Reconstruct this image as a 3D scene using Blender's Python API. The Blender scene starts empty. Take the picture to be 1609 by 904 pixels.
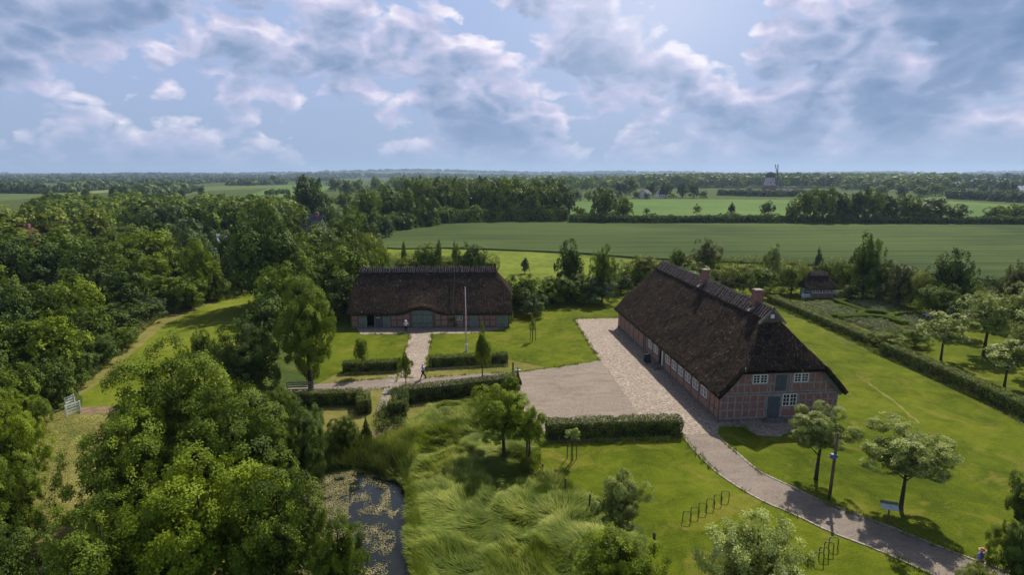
import bpy, bmesh, math, random
import numpy as np
from mathutils import Vector, Matrix, noise
from mathutils.geometry import tessellate_polygon
R = math.radians
S = bpy.context.scene
COL = S.collection
random.seed(7)

# ------------------------------------------------------------------ camera
F, CX, CY, CAMZ, HZ = 894.0, 804.5, 452.0, 22.0, 273.0
PITCH = math.atan((CY - HZ) / F)
cam = bpy.data.cameras.new('camera'); camo = bpy.data.objects.new('camera', cam); COL.objects.link(camo)
cam.sensor_width = 36.0; cam.lens = 36.0 * F / 1609.0
cam.clip_end = 30000; cam.clip_start = 0.5
camo.location = (0, 0, CAMZ); camo.rotation_euler = (math.pi / 2 - PITCH, 0, 0)
S.camera = camo
S.render.resolution_x = 1024; S.render.resolution_y = 576

# ------------------------------------------------------------------ sky and sun
SUN_EL, SUN_AZ = 47.0, 27.0          # azimuth from +Y towards +X
w = bpy.data.worlds.new('World'); S.world = w; w.use_nodes = True
class NT:
    def __init__(s, tree): s.t = tree; s.t.nodes.clear()
    def n(s, typ, **kw):
        nd = s.t.nodes.new(typ)
        for k, v in kw.items():
            if k.startswith('i_'): nd.inputs[k[2:].replace('_', ' ')].default_value = v
            else: setattr(nd, k, v)
        return nd
    def l(s, a, b): s.t.links.new(a, b)
    def m(s, op, a, b=None, c=None, clamp=False):
        nd = s.t.nodes.new('ShaderNodeMath'); nd.operation = op; nd.use_clamp = clamp
        for i, v in enumerate((a, b, c)):
            if v is None: continue
            if isinstance(v, (int, float)): nd.inputs[i].default_value = v
            else: s.l(v, nd.inputs[i])
        return nd.outputs[0]
    def mix(s, f, a, b, bt='MIX'):
        nd = s.t.nodes.new('ShaderNodeMix'); nd.data_type = 'RGBA'; nd.blend_type = bt
        for i, v in ((0, f), (6, a), (7, b)):
            if isinstance(v, (int, float)): nd.inputs[i].default_value = v
            elif isinstance(v, tuple): nd.inputs[i].default_value = (*v[:3], 1)
            else: s.l(v, nd.inputs[i])
        return nd.outputs[2]
    def ramp(s, f, stops, interp='LINEAR'):
        nd = s.t.nodes.new('ShaderNodeValToRGB'); cr = nd.color_ramp; cr.interpolation = interp
        while len(cr.elements) < len(stops): cr.elements.new(0.5)
        for e, (p, c) in zip(cr.elements, stops):
            e.position = p; e.color = (*c, 1) if isinstance(c, tuple) else (c, c, c, 1)
        s.l(f, nd.inputs[0]); return nd.outputs[0]
    def noise(s, vec, scale, detail=4, rough=.55, dist=0.0, dim='3D'):
        nd = s.t.nodes.new('ShaderNodeTexNoise'); nd.noise_dimensions = dim
        nd.inputs['Scale'].default_value = scale; nd.inputs['Detail'].default_value = detail
        nd.inputs['Roughness'].default_value = rough; nd.inputs['Distortion'].default_value = dist
        if vec is not None: s.l(vec, nd.inputs['Vector'])
        return nd.outputs[0]
W = NT(w.node_tree)
BG = 0.07
sky = W.n('ShaderNodeTexSky', sky_type='NISHITA', sun_disc=False, sun_elevation=R(SUN_EL), sun_rotation=R(SUN_AZ),
          altitude=50, air_density=1.3, dust_density=2.5, ozone_density=1.5)
tc = W.n('ShaderNodeTexCoord')
sep = W.n('ShaderNodeSeparateXYZ'); W.l(tc.outputs['Generated'], sep.inputs[0])
az = W.m('MULTIPLY', W.m('ARCTAN2', sep.outputs[0], sep.outputs[1]), 57.2958)
el = W.m('MULTIPLY', W.m('ARCSINE', sep.outputs[2]), 57.2958)
ANCH = [  # azimuth, elevation, half width, half height, weight: where the day's cloud banks stand
    (24, 10.5, 5.5, 3.6, .20), (31, 14, 6, 2.2, .12), (41, 11.5, 9, 4.0, .38), (11, 9.5, 7, 2.6, .16), (5, 12.5, 7, 2.4, .14),
    (16.5, 14.2, 3.6, 2.6, -.50), (20, 12.2, 2.2, 2.0, -.30), (-25, 8.0, 6, 3.2, .22), (-8, 11, 6, 3.0, .26), (-15, 13, 5, 2.5, .12), (-37, 11, 8, 6, .04),
    (-23, 13.2, 3.5, 1.6, -.22), (0, 5.5, 12, 2.2, .12), (28, 6.0, 12, 2.4, .18), (-4, 15.5, 3, 1.0, -.12), (2, 15, 3, 1.2, .2)]
def density(dx, dy):
    a = W.m('ADD', az, dx); e = W.m('ADD', el, dy)
    cv = W.n('ShaderNodeCombineXYZ'); W.l(W.m('MULTIPLY', e, .118), cv.inputs[1])
    W.l(W.m('MULTIPLY_ADD', a, .066, 5.3), cv.inputs[0])
    big = W.noise(cv.outputs[0], 1.0, 2, .5, .3, '2D')
    fine = W.noise(cv.outputs[0], 4.5, 7, .62, .35, '2D')
    vor = W.n('ShaderNodeTexVoronoi', feature='SMOOTH_F1', voronoi_dimensions='2D'); vor.inputs['Scale'].default_value = 3.4; vor.inputs['Smoothness'].default_value = .25
    vor.inputs['Detail'].default_value = 1; vor.inputs['Roughness'].default_value = .6
    wn = W.n('ShaderNodeTexNoise', noise_dimensions='2D'); wn.inputs['Scale'].default_value = 2.6; wn.inputs['Detail'].default_value = 4; W.l(cv.outputs[0], wn.inputs['Vector'])
    wv = W.n('ShaderNodeVectorMath', operation='MULTIPLY_ADD'); W.l(wn.outputs['Color'], wv.inputs[0]); wv.inputs[1].default_value = (.42, .42, 0); W.l(cv.outputs[0], wv.inputs[2])
    W.l(wv.outputs[0], vor.inputs['Vector'])
    d = W.m('ADD', W.m('MULTIPLY', W.m('SUBTRACT', big, .36), 1.25), W.m('ADD', W.m('MULTIPLY', W.m('SUBTRACT', .42, vor.outputs['Distance']), .44), W.m('MULTIPLY', W.m('SUBTRACT', fine, .5), .42)))
    for (a0, e0, wa, we, wt) in ANCH:
        u = W.m('DIVIDE', W.m('SUBTRACT', a, a0), wa); v = W.m('DIVIDE', W.m('SUBTRACT', e, e0), we)
        g = W.m('EXPONENT', W.m('MULTIPLY', W.m('ADD', W.m('MULTIPLY', u, u), W.m('MULTIPLY', v, v)), -1.0))
        d = W.m('MULTIPLY_ADD', g, wt, d)
    return d
D0 = density(0, 0); D1 = density(.5, 1.25)
alpha = W.ramp(D0, [(0.0, 0.0), (.05, .35), (.16, 1.0)])
def c255(r, g, b, k=1.0):
    f = lambda v: ((v / 255 + .055) / 1.055) ** 2.4 if v > 10 else v / 255 / 12.92
    return (f(r) * k, f(g) * k, f(b) * k)
SK = 1 / BG
shade_in = W.m('ADD', W.m('MULTIPLY', D1, .8), W.m('MULTIPLY', D0, .2))
cl = W.ramp(W.m('ADD', shade_in, .15), [(0.0, c255(246, 240, 248)), (.14, c255(222, 218, 236)), (.26, c255(192, 194, 222)), (.40, c255(162, 175, 206)), (.56, c255(134, 155, 190)), (.85, c255(108, 136, 172))])
gap = W.ramp(W.m('DIVIDE', el, 20.0), [(0.0, c255(152, 174, 206)), (.35, c255(156, 176, 214)), (1.0, c255(164, 184, 226))])
skc = W.mix(.08, gap, W.mix(1.0, sky.outputs[0], (.1, .1, .1), 'MULTIPLY'))
gu = W.m('DIVIDE', W.m('SUBTRACT', az, 13), 9); gv = W.m('DIVIDE', W.m('SUBTRACT', el, 15), 6)
glow = W.m('EXPONENT', W.m('MULTIPLY', W.m('ADD', W.m('MULTIPLY', gu, gu), W.m('MULTIPLY', gv, gv)), -1.0))
colr = W.mix(W.m('MULTIPLY', glow, .55), W.mix(alpha, skc, cl), c255(214, 220, 240))
hz = W.ramp(W.m('DIVIDE', el, 10.0), [(0.0, .92), (.12, .7), (.35, .25), (.7, 0.0)])
colr = W.mix(hz, colr, c255(150, 170, 202))
colr = W.mix(1.0, colr, (SK, SK, SK), 'MULTIPLY')
# well above the frame the plain sky takes over
hi = W.ramp(W.m('DIVIDE', el, 90.0), [(.22, 0.0), (.4, 1.0)])
colr = W.mix(hi, colr, sky.outputs[0])
bgn = W.n('ShaderNodeBackground'); bgn.inputs[1].default_value = BG; W.l(colr, bgn.inputs[0])
wo = W.n('ShaderNodeOutputWorld'); W.l(bgn.outputs[0], wo.inputs[0])

sl = bpy.data.lights.new('sun', 'SUN'); so = bpy.data.objects.new('sun', sl); COL.objects.link(so)
sl.energy = 5.0; sl.angle = R(.6); sl.color = (1.0, .94, .84)
sd = Vector((math.sin(R(SUN_AZ)) * math.cos(R(SUN_EL)), math.cos(R(SUN_AZ)) * math.cos(R(SUN_EL)), math.sin(R(SUN_EL))))
so.rotation_euler = sd.to_track_quat('Z', 'Y').to_euler(); so.location = (60, 100, 120)

vs = S.view_settings; vs.view_transform = 'Standard'; vs.look = 'None'; vs.gamma = 1; vs.use_curve_mapping = False
vs.exposure = 0.14
S.render.engine = 'CYCLES'
cy = S.cycles; cy.max_bounces = 5; cy.diffuse_bounces = 2; cy.glossy_bounces = 2; cy.transmission_bounces = 3; cy.volume_bounces = 0
cy.transparent_max_bounces = 4; cy.use_denoising = True; cy.denoising_input_passes = 'RGB_ALBEDO_NORMAL'; cy.caustics_reflective = False; cy.caustics_refractive = False
w.cycles.sampling_method='MANUAL'; w.cycles.sample_map_resolution=256
cy.sample_clamp_indirect = 4

# ------------------------------------------------------------------ survey helpers
def G(px, py, z=0.0):
    """ground position seen in the photograph at (px, py)"""
    u = (px - CX) / F; v = (py - CY) / F
    dy = math.cos(PITCH) - v * math.sin(PITCH); dz = -math.sin(PITCH) - v * math.cos(PITCH)
    t = (z - CAMZ) / dz
    return (u * t, dy * t)
def ZH(py, Y):
    v = (py - CY) / F
    dy = math.cos(PITCH) - v * math.sin(PITCH); dz = -math.sin(PITCH) - v * math.cos(PITCH)
    return CAMZ + dz * Y / dy
def DEP(Y, z=0.0): return Y * math.cos(PITCH) + (CAMZ - z) * math.sin(PITCH)
def GP(pts, z=0.0): return [G(x, y, z) for x, y in pts]

def link(o, parent=None):
    COL.objects.link(o)
    if parent is not None: o.parent = parent
    return o
def tag(o, label=None, cat=None, group=None, kind=None):
    if label: o['label'] = label
    if cat: o['category'] = cat
    if group: o['group'] = group
    if kind: o['kind'] = kind
    return o
def empty(name, loc, rz=0.0, label=None, cat=None, group=None):
    o = bpy.data.objects.new(name, None); o.empty_display_size = .3
    COL.objects.link(o); o.location = loc; o.rotation_euler = (0, 0, rz)
    return tag(o, label, cat, group)
def copy_tree(o, parent=None):
    c = o.copy(); COL.objects.link(c); c.parent = parent
    for ch in list(o.children): copy_tree(ch, c)
    return c

class MB:
    def __init__(s): s.v = []; s.f = []; s.m = []
    def add(s, vs_, fs, mi=0):
        b = len(s.v); s.v += [tuple(q) for q in vs_]; s.f += [tuple(i + b for i in f) for f in fs]; s.m += [mi] * len(fs)
    def box(s, x0, x1, y0, y1, z0, z1, mi=0):
        s.add([(x0, y0, z0), (x1, y0, z0), (x1, y1, z0), (x0, y1, z0), (x0, y0, z1), (x1, y0, z1), (x1, y1, z1), (x0, y1, z1)],
              [(0, 3, 2, 1), (4, 5, 6, 7), (0, 1, 5, 4), (1, 2, 6, 5), (2, 3, 7, 6), (3, 0, 4, 7)], mi)
    def bar(s, p0, p1, w_, h_, mi=0, up=(0, 0, 1)):
        p0 = Vector(p0); p1 = Vector(p1); d = (p1 - p0).normalized(); u = Vector(up)
        if abs(d.dot(u)) > .98: u = Vector((0, 1, 0))
        a = d.cross(u).normalized() * w_ / 2; b = a.cross(d).normalized() * h_ / 2
        q = [p0 - a - b, p0 + a - b, p0 + a + b, p0 - a + b, p1 - a - b, p1 + a - b, p1 + a + b, p1 - a + b]
        s.add(q, [(3, 2, 1, 0), (4, 5, 6, 7), (0, 1, 5, 4), (1, 2, 6, 5), (2, 3, 7, 6), (3, 0, 4, 7)], mi)
    def tube(s, pts, rs, n=8, mi=0, cap=True):
        pts = [Vector(p) for p in pts]; b = len(s.v); k = len(pts)
        if isinstance(rs, (int, float)): rs = [rs] * k
        for i, p in enumerate(pts):
            d = (pts[min(i + 1, k - 1)] - pts[max(i - 1, 0)]).normalized()
            u = Vector((1, 0, 0)) if abs(d.x) < .9 else Vector((0, 1, 0))
            a = d.cross(u).normalized(); c = d.cross(a).normalized()
            for j in range(n):
                t = 2 * math.pi * j / n; s.v.append(tuple(p + (a * math.cos(t) + c * math.sin(t)) * rs[i]))
        for i in range(k - 1):
            for j in range(n):
                s.f.append((b + i * n + j, b + i * n + (j + 1) % n, b + (i + 1) * n + (j + 1) % n, b + (i + 1) * n + j)); s.m.append(mi)
        if cap:
            s.f.append(tuple(b + j for j in range(n))[::-1]); s.m.append(mi)
            s.f.append(tuple(b + (k - 1) * n + j for j in range(n))); s.m.append(mi)
    def prism(s, poly, axis, a0, a1, mi=0):
        """polygon in the two other axes extruded along axis"""
        n = len(poly)
        def P(p, a):
            return (a, p[0], p[1]) if axis == 'x' else (p[0], a, p[1]) if axis == 'y' else (p[0], p[1], a)
        s.add([P(p, a0) for p in poly] + [P(p, a1) for p in poly],
              [tuple(range(n)), tuple(range(n, 2 * n))[::-1]] + [(i, i + n, (i + 1) % n + n, (i + 1) % n) for i in range(n)], mi)
    def build(s, name, mats, parent=None, smooth=False, loc=None):
        me = bpy.data.meshes.new(name); me.from_pydata(s.v, [], s.f)
        for m_ in (mats if isinstance(mats, (list, tuple)) else [mats]): me.materials.append(m_)
        if len(me.materials) > 1: me.polygons.foreach_set('material_index', s.m)
        bm = bmesh.new(); bm.from_mesh(me); bmesh.ops.recalc_face_normals(bm, faces=bm.faces); bm.to_mesh(me); bm.free()
        if smooth: me.polygons.foreach_set('use_smooth', [True] * len(me.polygons))
        o = bpy.data.objects.new(name, me); link(o, parent)
        if loc is not None: o.location = loc
        return o

def np_mesh(name, V, Q, mat, tint=None, nv=4):
    """V (n,3) Q (m,nv) arrays -> mesh"""
    me = bpy.data.meshes.new(name)
    V = np.asarray(V, np.float32); Q = np.asarray(Q, np.int32)
    me.vertices.add(len(V)); me.vertices.foreach_set('co', V.ravel())
    me.loops.add(Q.size); me.loops.foreach_set('vertex_index', Q.ravel())
    me.polygons.add(len(Q)); me.polygons.foreach_set('loop_start', np.arange(0, Q.size, nv, dtype=np.int32))
    me.update(calc_edges=True)
    if tint is not None:
        a = me.attributes.new('tint', 'FLOAT', 'POINT'); a.data.foreach_set('value', np.asarray(tint, np.float32))
    if mat: me.materials.append(mat)
    return me

# ------------------------------------------------------------------ materials
MATS = {}
def mat(name, fn, rough=.9, spec=.2, bump=None):
    if name in MATS: return MATS[name]
    m = bpy.data.materials.new(name); m.use_nodes = True; N = NT(m.node_tree); MATS[name] = m
    bs = N.n('ShaderNodeBsdfPrincipled'); out = N.n('ShaderNodeOutputMaterial'); N.l(bs.outputs[0], out.inputs[0])
    bs.inputs['Roughness'].default_value = rough; bs.inputs['Specular IOR Level'].default_value = spec
    r = fn(N) if callable(fn) else fn
    h = None
    if isinstance(r, tuple) and len(r) == 2: r, h = r
    if isinstance(r, tuple): bs.inputs['Base Color'].default_value = (*r, 1)
    else: N.l(r, bs.inputs['Base Color'])
    if h is not None:
        b = N.n('ShaderNodeBump'); b.inputs['Strength'].default_value = (bump or (.5, .05))[0]; b.inputs['Distance'].default_value = (bump or (.5, .05))[1]
        N.l(h, b.inputs['Height']); N.l(b.outputs[0], bs.inputs['Normal'])
    return m
def OC(N, sx=1, sy=1, sz=1, world=False):
    if world: o = N.n('ShaderNodeNewGeometry').outputs['Position']
    else: o = N.n('ShaderNodeTexCoord').outputs['Object']
    mp = N.n('ShaderNodeMapping'); mp.inputs['Scale'].default_value = (sx, sy, sz); N.l(o, mp.inputs[0]); return mp.outputs[0]
def two(c0, c1, scale=3.0, detail=5, lo=.35, hi=.65, sx=1, sy=1, sz=1, rough=.6):
    def f(N):
        n = N.noise(OC(N, sx, sy, sz), scale, detail, rough)
        return N.ramp(n, [(lo, c0), (hi, c1)]), n
    return f

def grassmat(name, dark, mid, light, big=.09, fine=9.0, dry=None, dryamt=.0, mow=0.0, bump=(.9, .08)):
    def f(N):
        v = OC(N, world=True)
        a = N.noise(v, big, 5, .6, .4); b = N.noise(v, .55, 7, .75, .5); c = N.noise(v, fine, 3, .7); p = N.noise(v, .28, 6, .7, .8)
        s_ = N.m('ADD', N.m('MULTIPLY', a, .45), N.m('ADD', N.m('MULTIPLY', b, .5), N.m('MULTIPLY', c, .35)))
        col = N.ramp(s_, [(.53, dark), (.65, mid), (.77, light)])
        if dry:
            col = N.mix(N.ramp(p, [(.62 - dryamt, 0.0), (.78 - dryamt, .75)]), col, dry)
        if mow:
            vv = OC(N, mow * .9, mow, 0, world=True)
            wv = N.n('ShaderNodeTexWave'); wv.inputs['Scale'].default_value = 1; wv.inputs['Distortion'].default_value = 3; N.l(vv, wv.inputs[0])
            col = N.mix(N.m('MULTIPLY', wv.outputs[1], .25), col, dark)
        h = N.m('ADD', N.m('MULTIPLY', c, 1.0), N.m('MULTIPLY', b, 1.5))
        return col, h
    return mat(name, f, 1.0, .05, bump)
M_ground = grassmat('meadow_ground', (.035, .06, .012), (.06, .09, .018), (.10, .125, .03), dry=(.16, .13, .05), dryamt=.05)
M_lawn = grassmat('mown_lawn', (.050, .074, .005), (.092, .122, .007), (.145, .170, .013), dry=(.21, .18, .035), dryamt=.085, mow=.0)
M_dryl = grassmat('dry_lawn', (.085, .10, .010), (.135, .145, .014), (.19, .185, .03), dry=(.24, .19, .05), dryamt=.1)
M_track = grassmat('mown_track', (.075, .105, .008), (.13, .165, .012), (.19, .21, .022), dry=(.24, .21, .07), dryamt=.08)
M_straw = grassmat('cut_hay', (.10, .11, .03), (.21, .18, .06), (.30, .25, .10), big=.2, fine=5, dry=(.07, .11, .02), dryamt=.12, bump=(1, .2))
M_bright = grassmat('bright_meadow', (.09, .12, .014), (.145, .185, .022), (.20, .24, .04))
M_verge = grassmat('dry_verge', (.12, .13, .03), (.20, .18, .05), (.26, .22, .08), dry=(.10, .14, .02), dryamt=.1)
def crop(N):
    v = OC(N, .02, .75, 1, world=True); a = N.noise(v, 1.6, 4, .6, .1)
    b = N.noise(OC(N, world=True), .012, 4, .5, .6); c = N.noise(OC(N, world=True), 3.0, 4, .7)
    s_ = N.m('ADD', N.m('MULTIPLY', a, .55), N.m('ADD', N.m('MULTIPLY', b, .6), N.m('MULTIPLY', c, .25)))
    col = N.ramp(s_, [(.55, (.034, .058, .016)), (.68, (.060, .090, .024)), (.82, (.094, .126, .036))])
    vv = OC(N, .012, .12, 0, world=True); nz = N.noise(vv, .6, 2)
    sp = N.n('ShaderNodeSeparateXYZ'); N.l(OC(N, world=True), sp.inputs[0])
    t = N.m('ADD', sp.outputs[1], N.m('ADD', N.m('MULTIPLY', sp.outputs[0], -.06), N.m('MULTIPLY', nz, 14)))
    fr = N.m('ABSOLUTE', N.m('SUBTRACT', N.m('FRACT', N.m('DIVIDE', t, 12.0)), .5))
    col = N.mix(N.ramp(fr, [(.0, .8), (.03, .7), (.06, 0.0)]), col, (.026, .045, .016))
    return col, N.m('ADD', c, a)
M_crop = mat('wheat_crop', crop, 1, .05, (.8, .2))
M_crop2 = grassmat('light_crop', (.07, .125, .03), (.10, .165, .038), (.13, .20, .05), big=.01, fine=1.0)
M_crop3 = grassmat('pale_crop', (.13, .15, .06), (.18, .19, .08), (.22, .22, .10), big=.01, fine=1.0)
M_crop4 = grassmat('green_crop', (.065, .095, .028), (.10, .135, .038), (.14, .17, .05), big=.006, fine=.5)
def gravel(c0, c1, c2, sc=14):
    def f(N):
        v = OC(N, world=True)
        vo = N.n('ShaderNodeTexVoronoi'); vo.inputs['Scale'].default_value = sc; N.l(v, vo.inputs['Vector'])
        a = N.noise(OC(N, .5, 1.4, 1, world=True), .55, 6, .72, .8); b = N.noise(v, 26, 2)
        sh = N.n('ShaderNodeSeparateColor'); N.l(vo.outputs['Color'], sh.inputs[0])
        s_ = N.m('ADD', N.m('MULTIPLY', a, .75), N.m('ADD', N.m('MULTIPLY', sh.outputs[0], .30), N.m('MULTIPLY', b, .12)))
        return N.ramp(s_, [(.36, c0), (.56, c1), (.8, c2)]), sh.outputs[1]
    return f
M_gravel = mat('gravel', gravel((.16, .13, .105), (.245, .20, .162), (.33, .27, .222)), 1, .1, (.4, .02))
M_path = mat('fine_gravel_path', gravel((.15, .122, .10), (.225, .185, .152), (.30, .25, .205), 20), 1, .1, (.4, .02))
def cobble(N):
    v = OC(N, world=True)
    vo = N.n('ShaderNodeTexVoronoi'); vo.inputs['Scale'].default_value = 7.5; N.l(v, vo.inputs['Vector'])
    ed = N.n('ShaderNodeTexVoronoi', feature='DISTANCE_TO_EDGE'); ed.inputs['Scale'].default_value = 7.5; N.l(v, ed.inputs['Vector'])
    sh = N.n('ShaderNodeSeparateColor'); N.l(vo.outputs['Color'], sh.inputs[0])
    a = N.noise(v, .3, 5, .65, .5)
    s_ = N.m('ADD', N.m('MULTIPLY', sh.outputs[0], .75), N.m('MULTIPLY', a, .4))
    col = N.ramp(s_, [(.10, (.165, .125, .09)), (.40, (.27, .212, .165)), (.75, (.37, .30, .24)), (1.0, (.48, .42, .35))])
    col = N.mix(N.ramp(ed.outputs[0], [(0.0, .6), (.06, 0.0)]), col, (.085, .07, .045))
    moss = N.ramp(N.noise(v, .9, 5, .7), [(.58, 0.0), (.72, .45)])
    return N.mix(moss, col, (.10, .10, .04)), ed.outputs[0]
M_cobble = mat('cobblestones', cobble, .9, .2, (.8, .04))
M_kerb = mat('kerb_stone', two((.25, .21, .17), (.42, .37, .31), 4), .9, .2, (.4, .02))
M_soil = mat('garden_soil', two((.08, .06, .04), (.16, .12, .075), 3), 1, .1, (.8, .05))
M_dirt = mat('bare_earth', two((.14, .10, .055), (.24, .18, .10), 1.5), 1, .1, (.8, .05))
def thatch(N, sx=.7, sy=7.0):
    v = OC(N); st = N.noise(OC(N, sx, sy, .7), 1.0, 5, .7, .3)
    a = N.noise(v, .55, 6, .65, .6); b = N.noise(v, 5, 4, .7); c = N.noise(v, 22, 2, .6)
    base = N.ramp(N.m('ADD', N.m('MULTIPLY', st, .5), N.m('ADD', N.m('MULTIPLY', b, .3), N.m('MULTIPLY', c, .2))), [(.38, (.012, .009, .008)), (.51, (.038, .028, .023)), (.64, (.095, .072, .056))])
    brown = N.mix(N.ramp(a, [(.44, 0.0), (.56, .65)]), base, (.075, .050, .038))
    moss = N.noise(v, .9, 6, .75, .9)
    col = N.mix(N.m('MULTIPLY', N.ramp(moss, [(.52, 0.0), (.68, 1.0)]), N.ramp(b, [(.42, 0.0), (.58, .7)])), brown, (.12, .10, .035))
    return col, N.m('ADD', b, N.m('MULTIPLY', c, .5))
M_thatch = mat('weathered_thatch', thatch, 1.0, .02, (1.0, .22))
M_thatchb = mat('barn_thatch', lambda N: thatch(N, 7.0, .7), 1.0, .02, (1.0, .22))
M_thatchd = mat('dark_thatch', two((.02, .015, .012), (.065, .048, .038), 6, 5), 1.0, .02, (1.0, .15))
M_ridge = mat('heather_ridge', two((.028, .02, .017), (.12, .088, .078), 5, 6, .38, .66), 1, .05, (1, .15))
M_reed = mat('fresh_reed', two((.10, .07, .04), (.24, .18, .10), 7), 1, .1, (.8, .05))
M_stick = mat('grey_ridge_wood', two((.12, .10, .09), (.30, .26, .25), 4), 1, .1)
def straw_tint(N):
    at = N.n('ShaderNodeAttribute', attribute_name='tint')
    return N.ramp(at.outputs['Fac'], [(0.0, (.014, .011, .009)), (.4, (.055, .042, .032)), (.68, (.13, .10, .07)), (.88, (.22, .19, .12)), (1.0, (.42, .38, .28))])
M_fibre = mat('thatch_straw', straw_tint, 1.0, .02)
def brickf(c1, c2, mort, sc=1.0):
    def f(N):
        tcn = N.n('ShaderNodeTexCoord'); sp = N.n('ShaderNodeSeparateXYZ'); N.l(tcn.outputs['Object'], sp.inputs[0])
        cb = N.n('ShaderNodeCombineXYZ'); N.l(N.m('ADD', sp.outputs[0], sp.outputs[1]), cb.inputs[0]); N.l(sp.outputs[2], cb.inputs[1])
        br = N.n('ShaderNodeTexBrick'); N.l(cb.outputs[0], br.inputs['Vector'])
        br.inputs['Scale'].default_value = 1.0; br.inputs['Brick Width'].default_value = .26; br.inputs['Row Height'].default_value = .085
        br.inputs['Mortar Size'].default_value = .009; br.inputs['Mortar Smooth'].default_value = .3; br.inputs['Bias'].default_value = -.1
        br.inputs['Color1'].default_value = (*c1, 1); br.inputs['Color2'].default_value = (*c2, 1); br.inputs['Mortar'].default_value = (*mort, 1)
        n = N.noise(tcn.outputs['Object'], 2.2, 6, .7); n2 = N.noise(tcn.outputs['Object'], 14, 3, .7)
        c = N.mix(N.ramp(n2, [(.35, 0.0), (.7, .7)]), br.outputs[0], (c1[0] * .5, c1[1] * .45, c1[2] * .45))
        c = N.mix(N.ramp(n, [(.5, 0.0), (.75, .4)]), c, mort)
        low = N.ramp(sp.outputs[2], [(0.0, .5), (.55, 0.0)])
        c = N.mix(N.m('MULTIPLY', low, n), c, (.10, .085, .06))
        return c, br.outputs[1]
    return f
M_brick = mat('red_brick', brickf((.33, .13, .085), (.21, .08, .058), (.44, .37, .33)), .95, .1, (.3, .01))
M_brickp = mat('pinkish_brick', brickf((.34, .195, .15), (.24, .13, .10), (.46, .38, .33)), .95, .1, (.3, .01))
M_chim = mat('chimney_brick', brickf((.30, .12, .09), (.20, .075, .06), (.38, .30, .27)), .95, .1, (.3, .01))
M_stone = mat('field_stone', two((.10, .09, .08), (.24, .21, .19), 4), 1, .1, (.6, .04))
M_timber = mat('weathered_timber', two((.17, .16, .155), (.36, .335, .325), 3, 5, sx=4, sy=4, sz=1), .95, .1, (.4, .01))
M_timberd = mat('dark_timber', two((.08, .06, .048), (.17, .13, .105), 3, 5), .95, .1)
M_board = mat('grey_green_boards', two((.10, .13, .12), (.18, .21, .19), 3, 4, sx=6, sz=.8), .9, .1)
M_greendoor = mat('green_door_paint', two((.12, .165, .14), (.215, .265, .23), 3, 5, sx=5, sz=.6), .8, .2)
M_greydoor = mat('blue_grey_door', two((.06, .075, .085), (.12, .135, .145), 3, 5, sx=6, sz=.6), .85, .2)
M_white = mat('white_paint', two((.66, .67, .66), (.8, .8, .78), 5), .6, .3)
M_mintw = mat('mint_white_paint', two((.42, .58, .52), (.6, .72, .66), 5), .6, .3)
M_glass = mat('window_glass', (.018, .024, .03), .08, .6)
M_black = mat('dark_interior', (.006, .006, .006), 1, 0)
M_metal = mat('dark_metal', two((.03, .032, .035), (.07, .07, .075), 9), .5, .5)
M_galv = mat('grey_white_pole', two((.55, .57, .58), (.74, .75, .75), 6), .4, .4)
M_wood = mat('post_wood', two((.09, .06, .04), (.20, .145, .10), 5, sx=3, sy=3), .95, .1)
M_bark = mat('bark', two((.035, .027, .02), (.11, .088, .068), 6, 5, sz=.3), 1, .05, (.8, .05))
M_birch = mat('pale_bark', two((.12, .11, .10), (.45, .43, .4), 5, sz=.5), .9, .1)
M_mill = mat('mill_shingle', two((.38, .36, .37), (.54, .51, .51), .9), .95, .1)
M_millcap = mat('mill_cap', two((.05, .04, .045), (.10, .08, .08), 1), .9, .1)
M_roofred = mat('red_tile', two((.28, .10, .06), (.42, .17, .10), .8), .9, .1)
M_roofdk = mat('slate_roof', two((.06, .06, .085), (.13, .12, .16), .8), .8, .2)
M_roofgl = mat('grey_blue_roof', two((.20, .24, .31), (.32, .36, .43), .5), .5, .4)
M_render = mat('white_render', two((.55, .53, .5), (.75, .73, .7), .8), .9, .1)
M_blue = mat('blue_plate', (.09, .16, .32), .5, .4)
M_dgreen = mat('green_board', two((.012, .035, .03), (.02, .05, .042), 5), .6, .3)
M_skin = mat('skin', (.50, .30, .21), .6, .3)
M_shirtw = mat('white_shirt', two((.55, .56, .6), (.72, .73, .76), 6), .9, .1)
M_shirtb = mat('pale_blue_shirt', two((.36, .38, .62), (.48, .50, .74), 6), .9, .1)
M_shirtp = mat('violet_shirt', two((.26, .22, .62), (.36, .32, .75), 6), .9, .1)
M_trous = mat('navy_trousers', two((.012, .014, .03), (.025, .028, .05), 6), .9, .1)
M_hairb = mat('dark_hair', (.02, .014, .01), .7, .3)
M_hairg = mat('white_hair', (.6, .58, .55), .7, .3)
M_hat = mat('straw_hat', two((.42, .22, .13), (.55, .32, .2), 8), .9, .1)
M_shoe = mat('black_shoe', (.01, .01, .01), .6, .3)
def water(N):
    return (.010, .013, .011), N.noise(OC(N, world=True), 2.5, 3)
M_water = mat('pond_water', water, .03, .5, (.05, .02))

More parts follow.
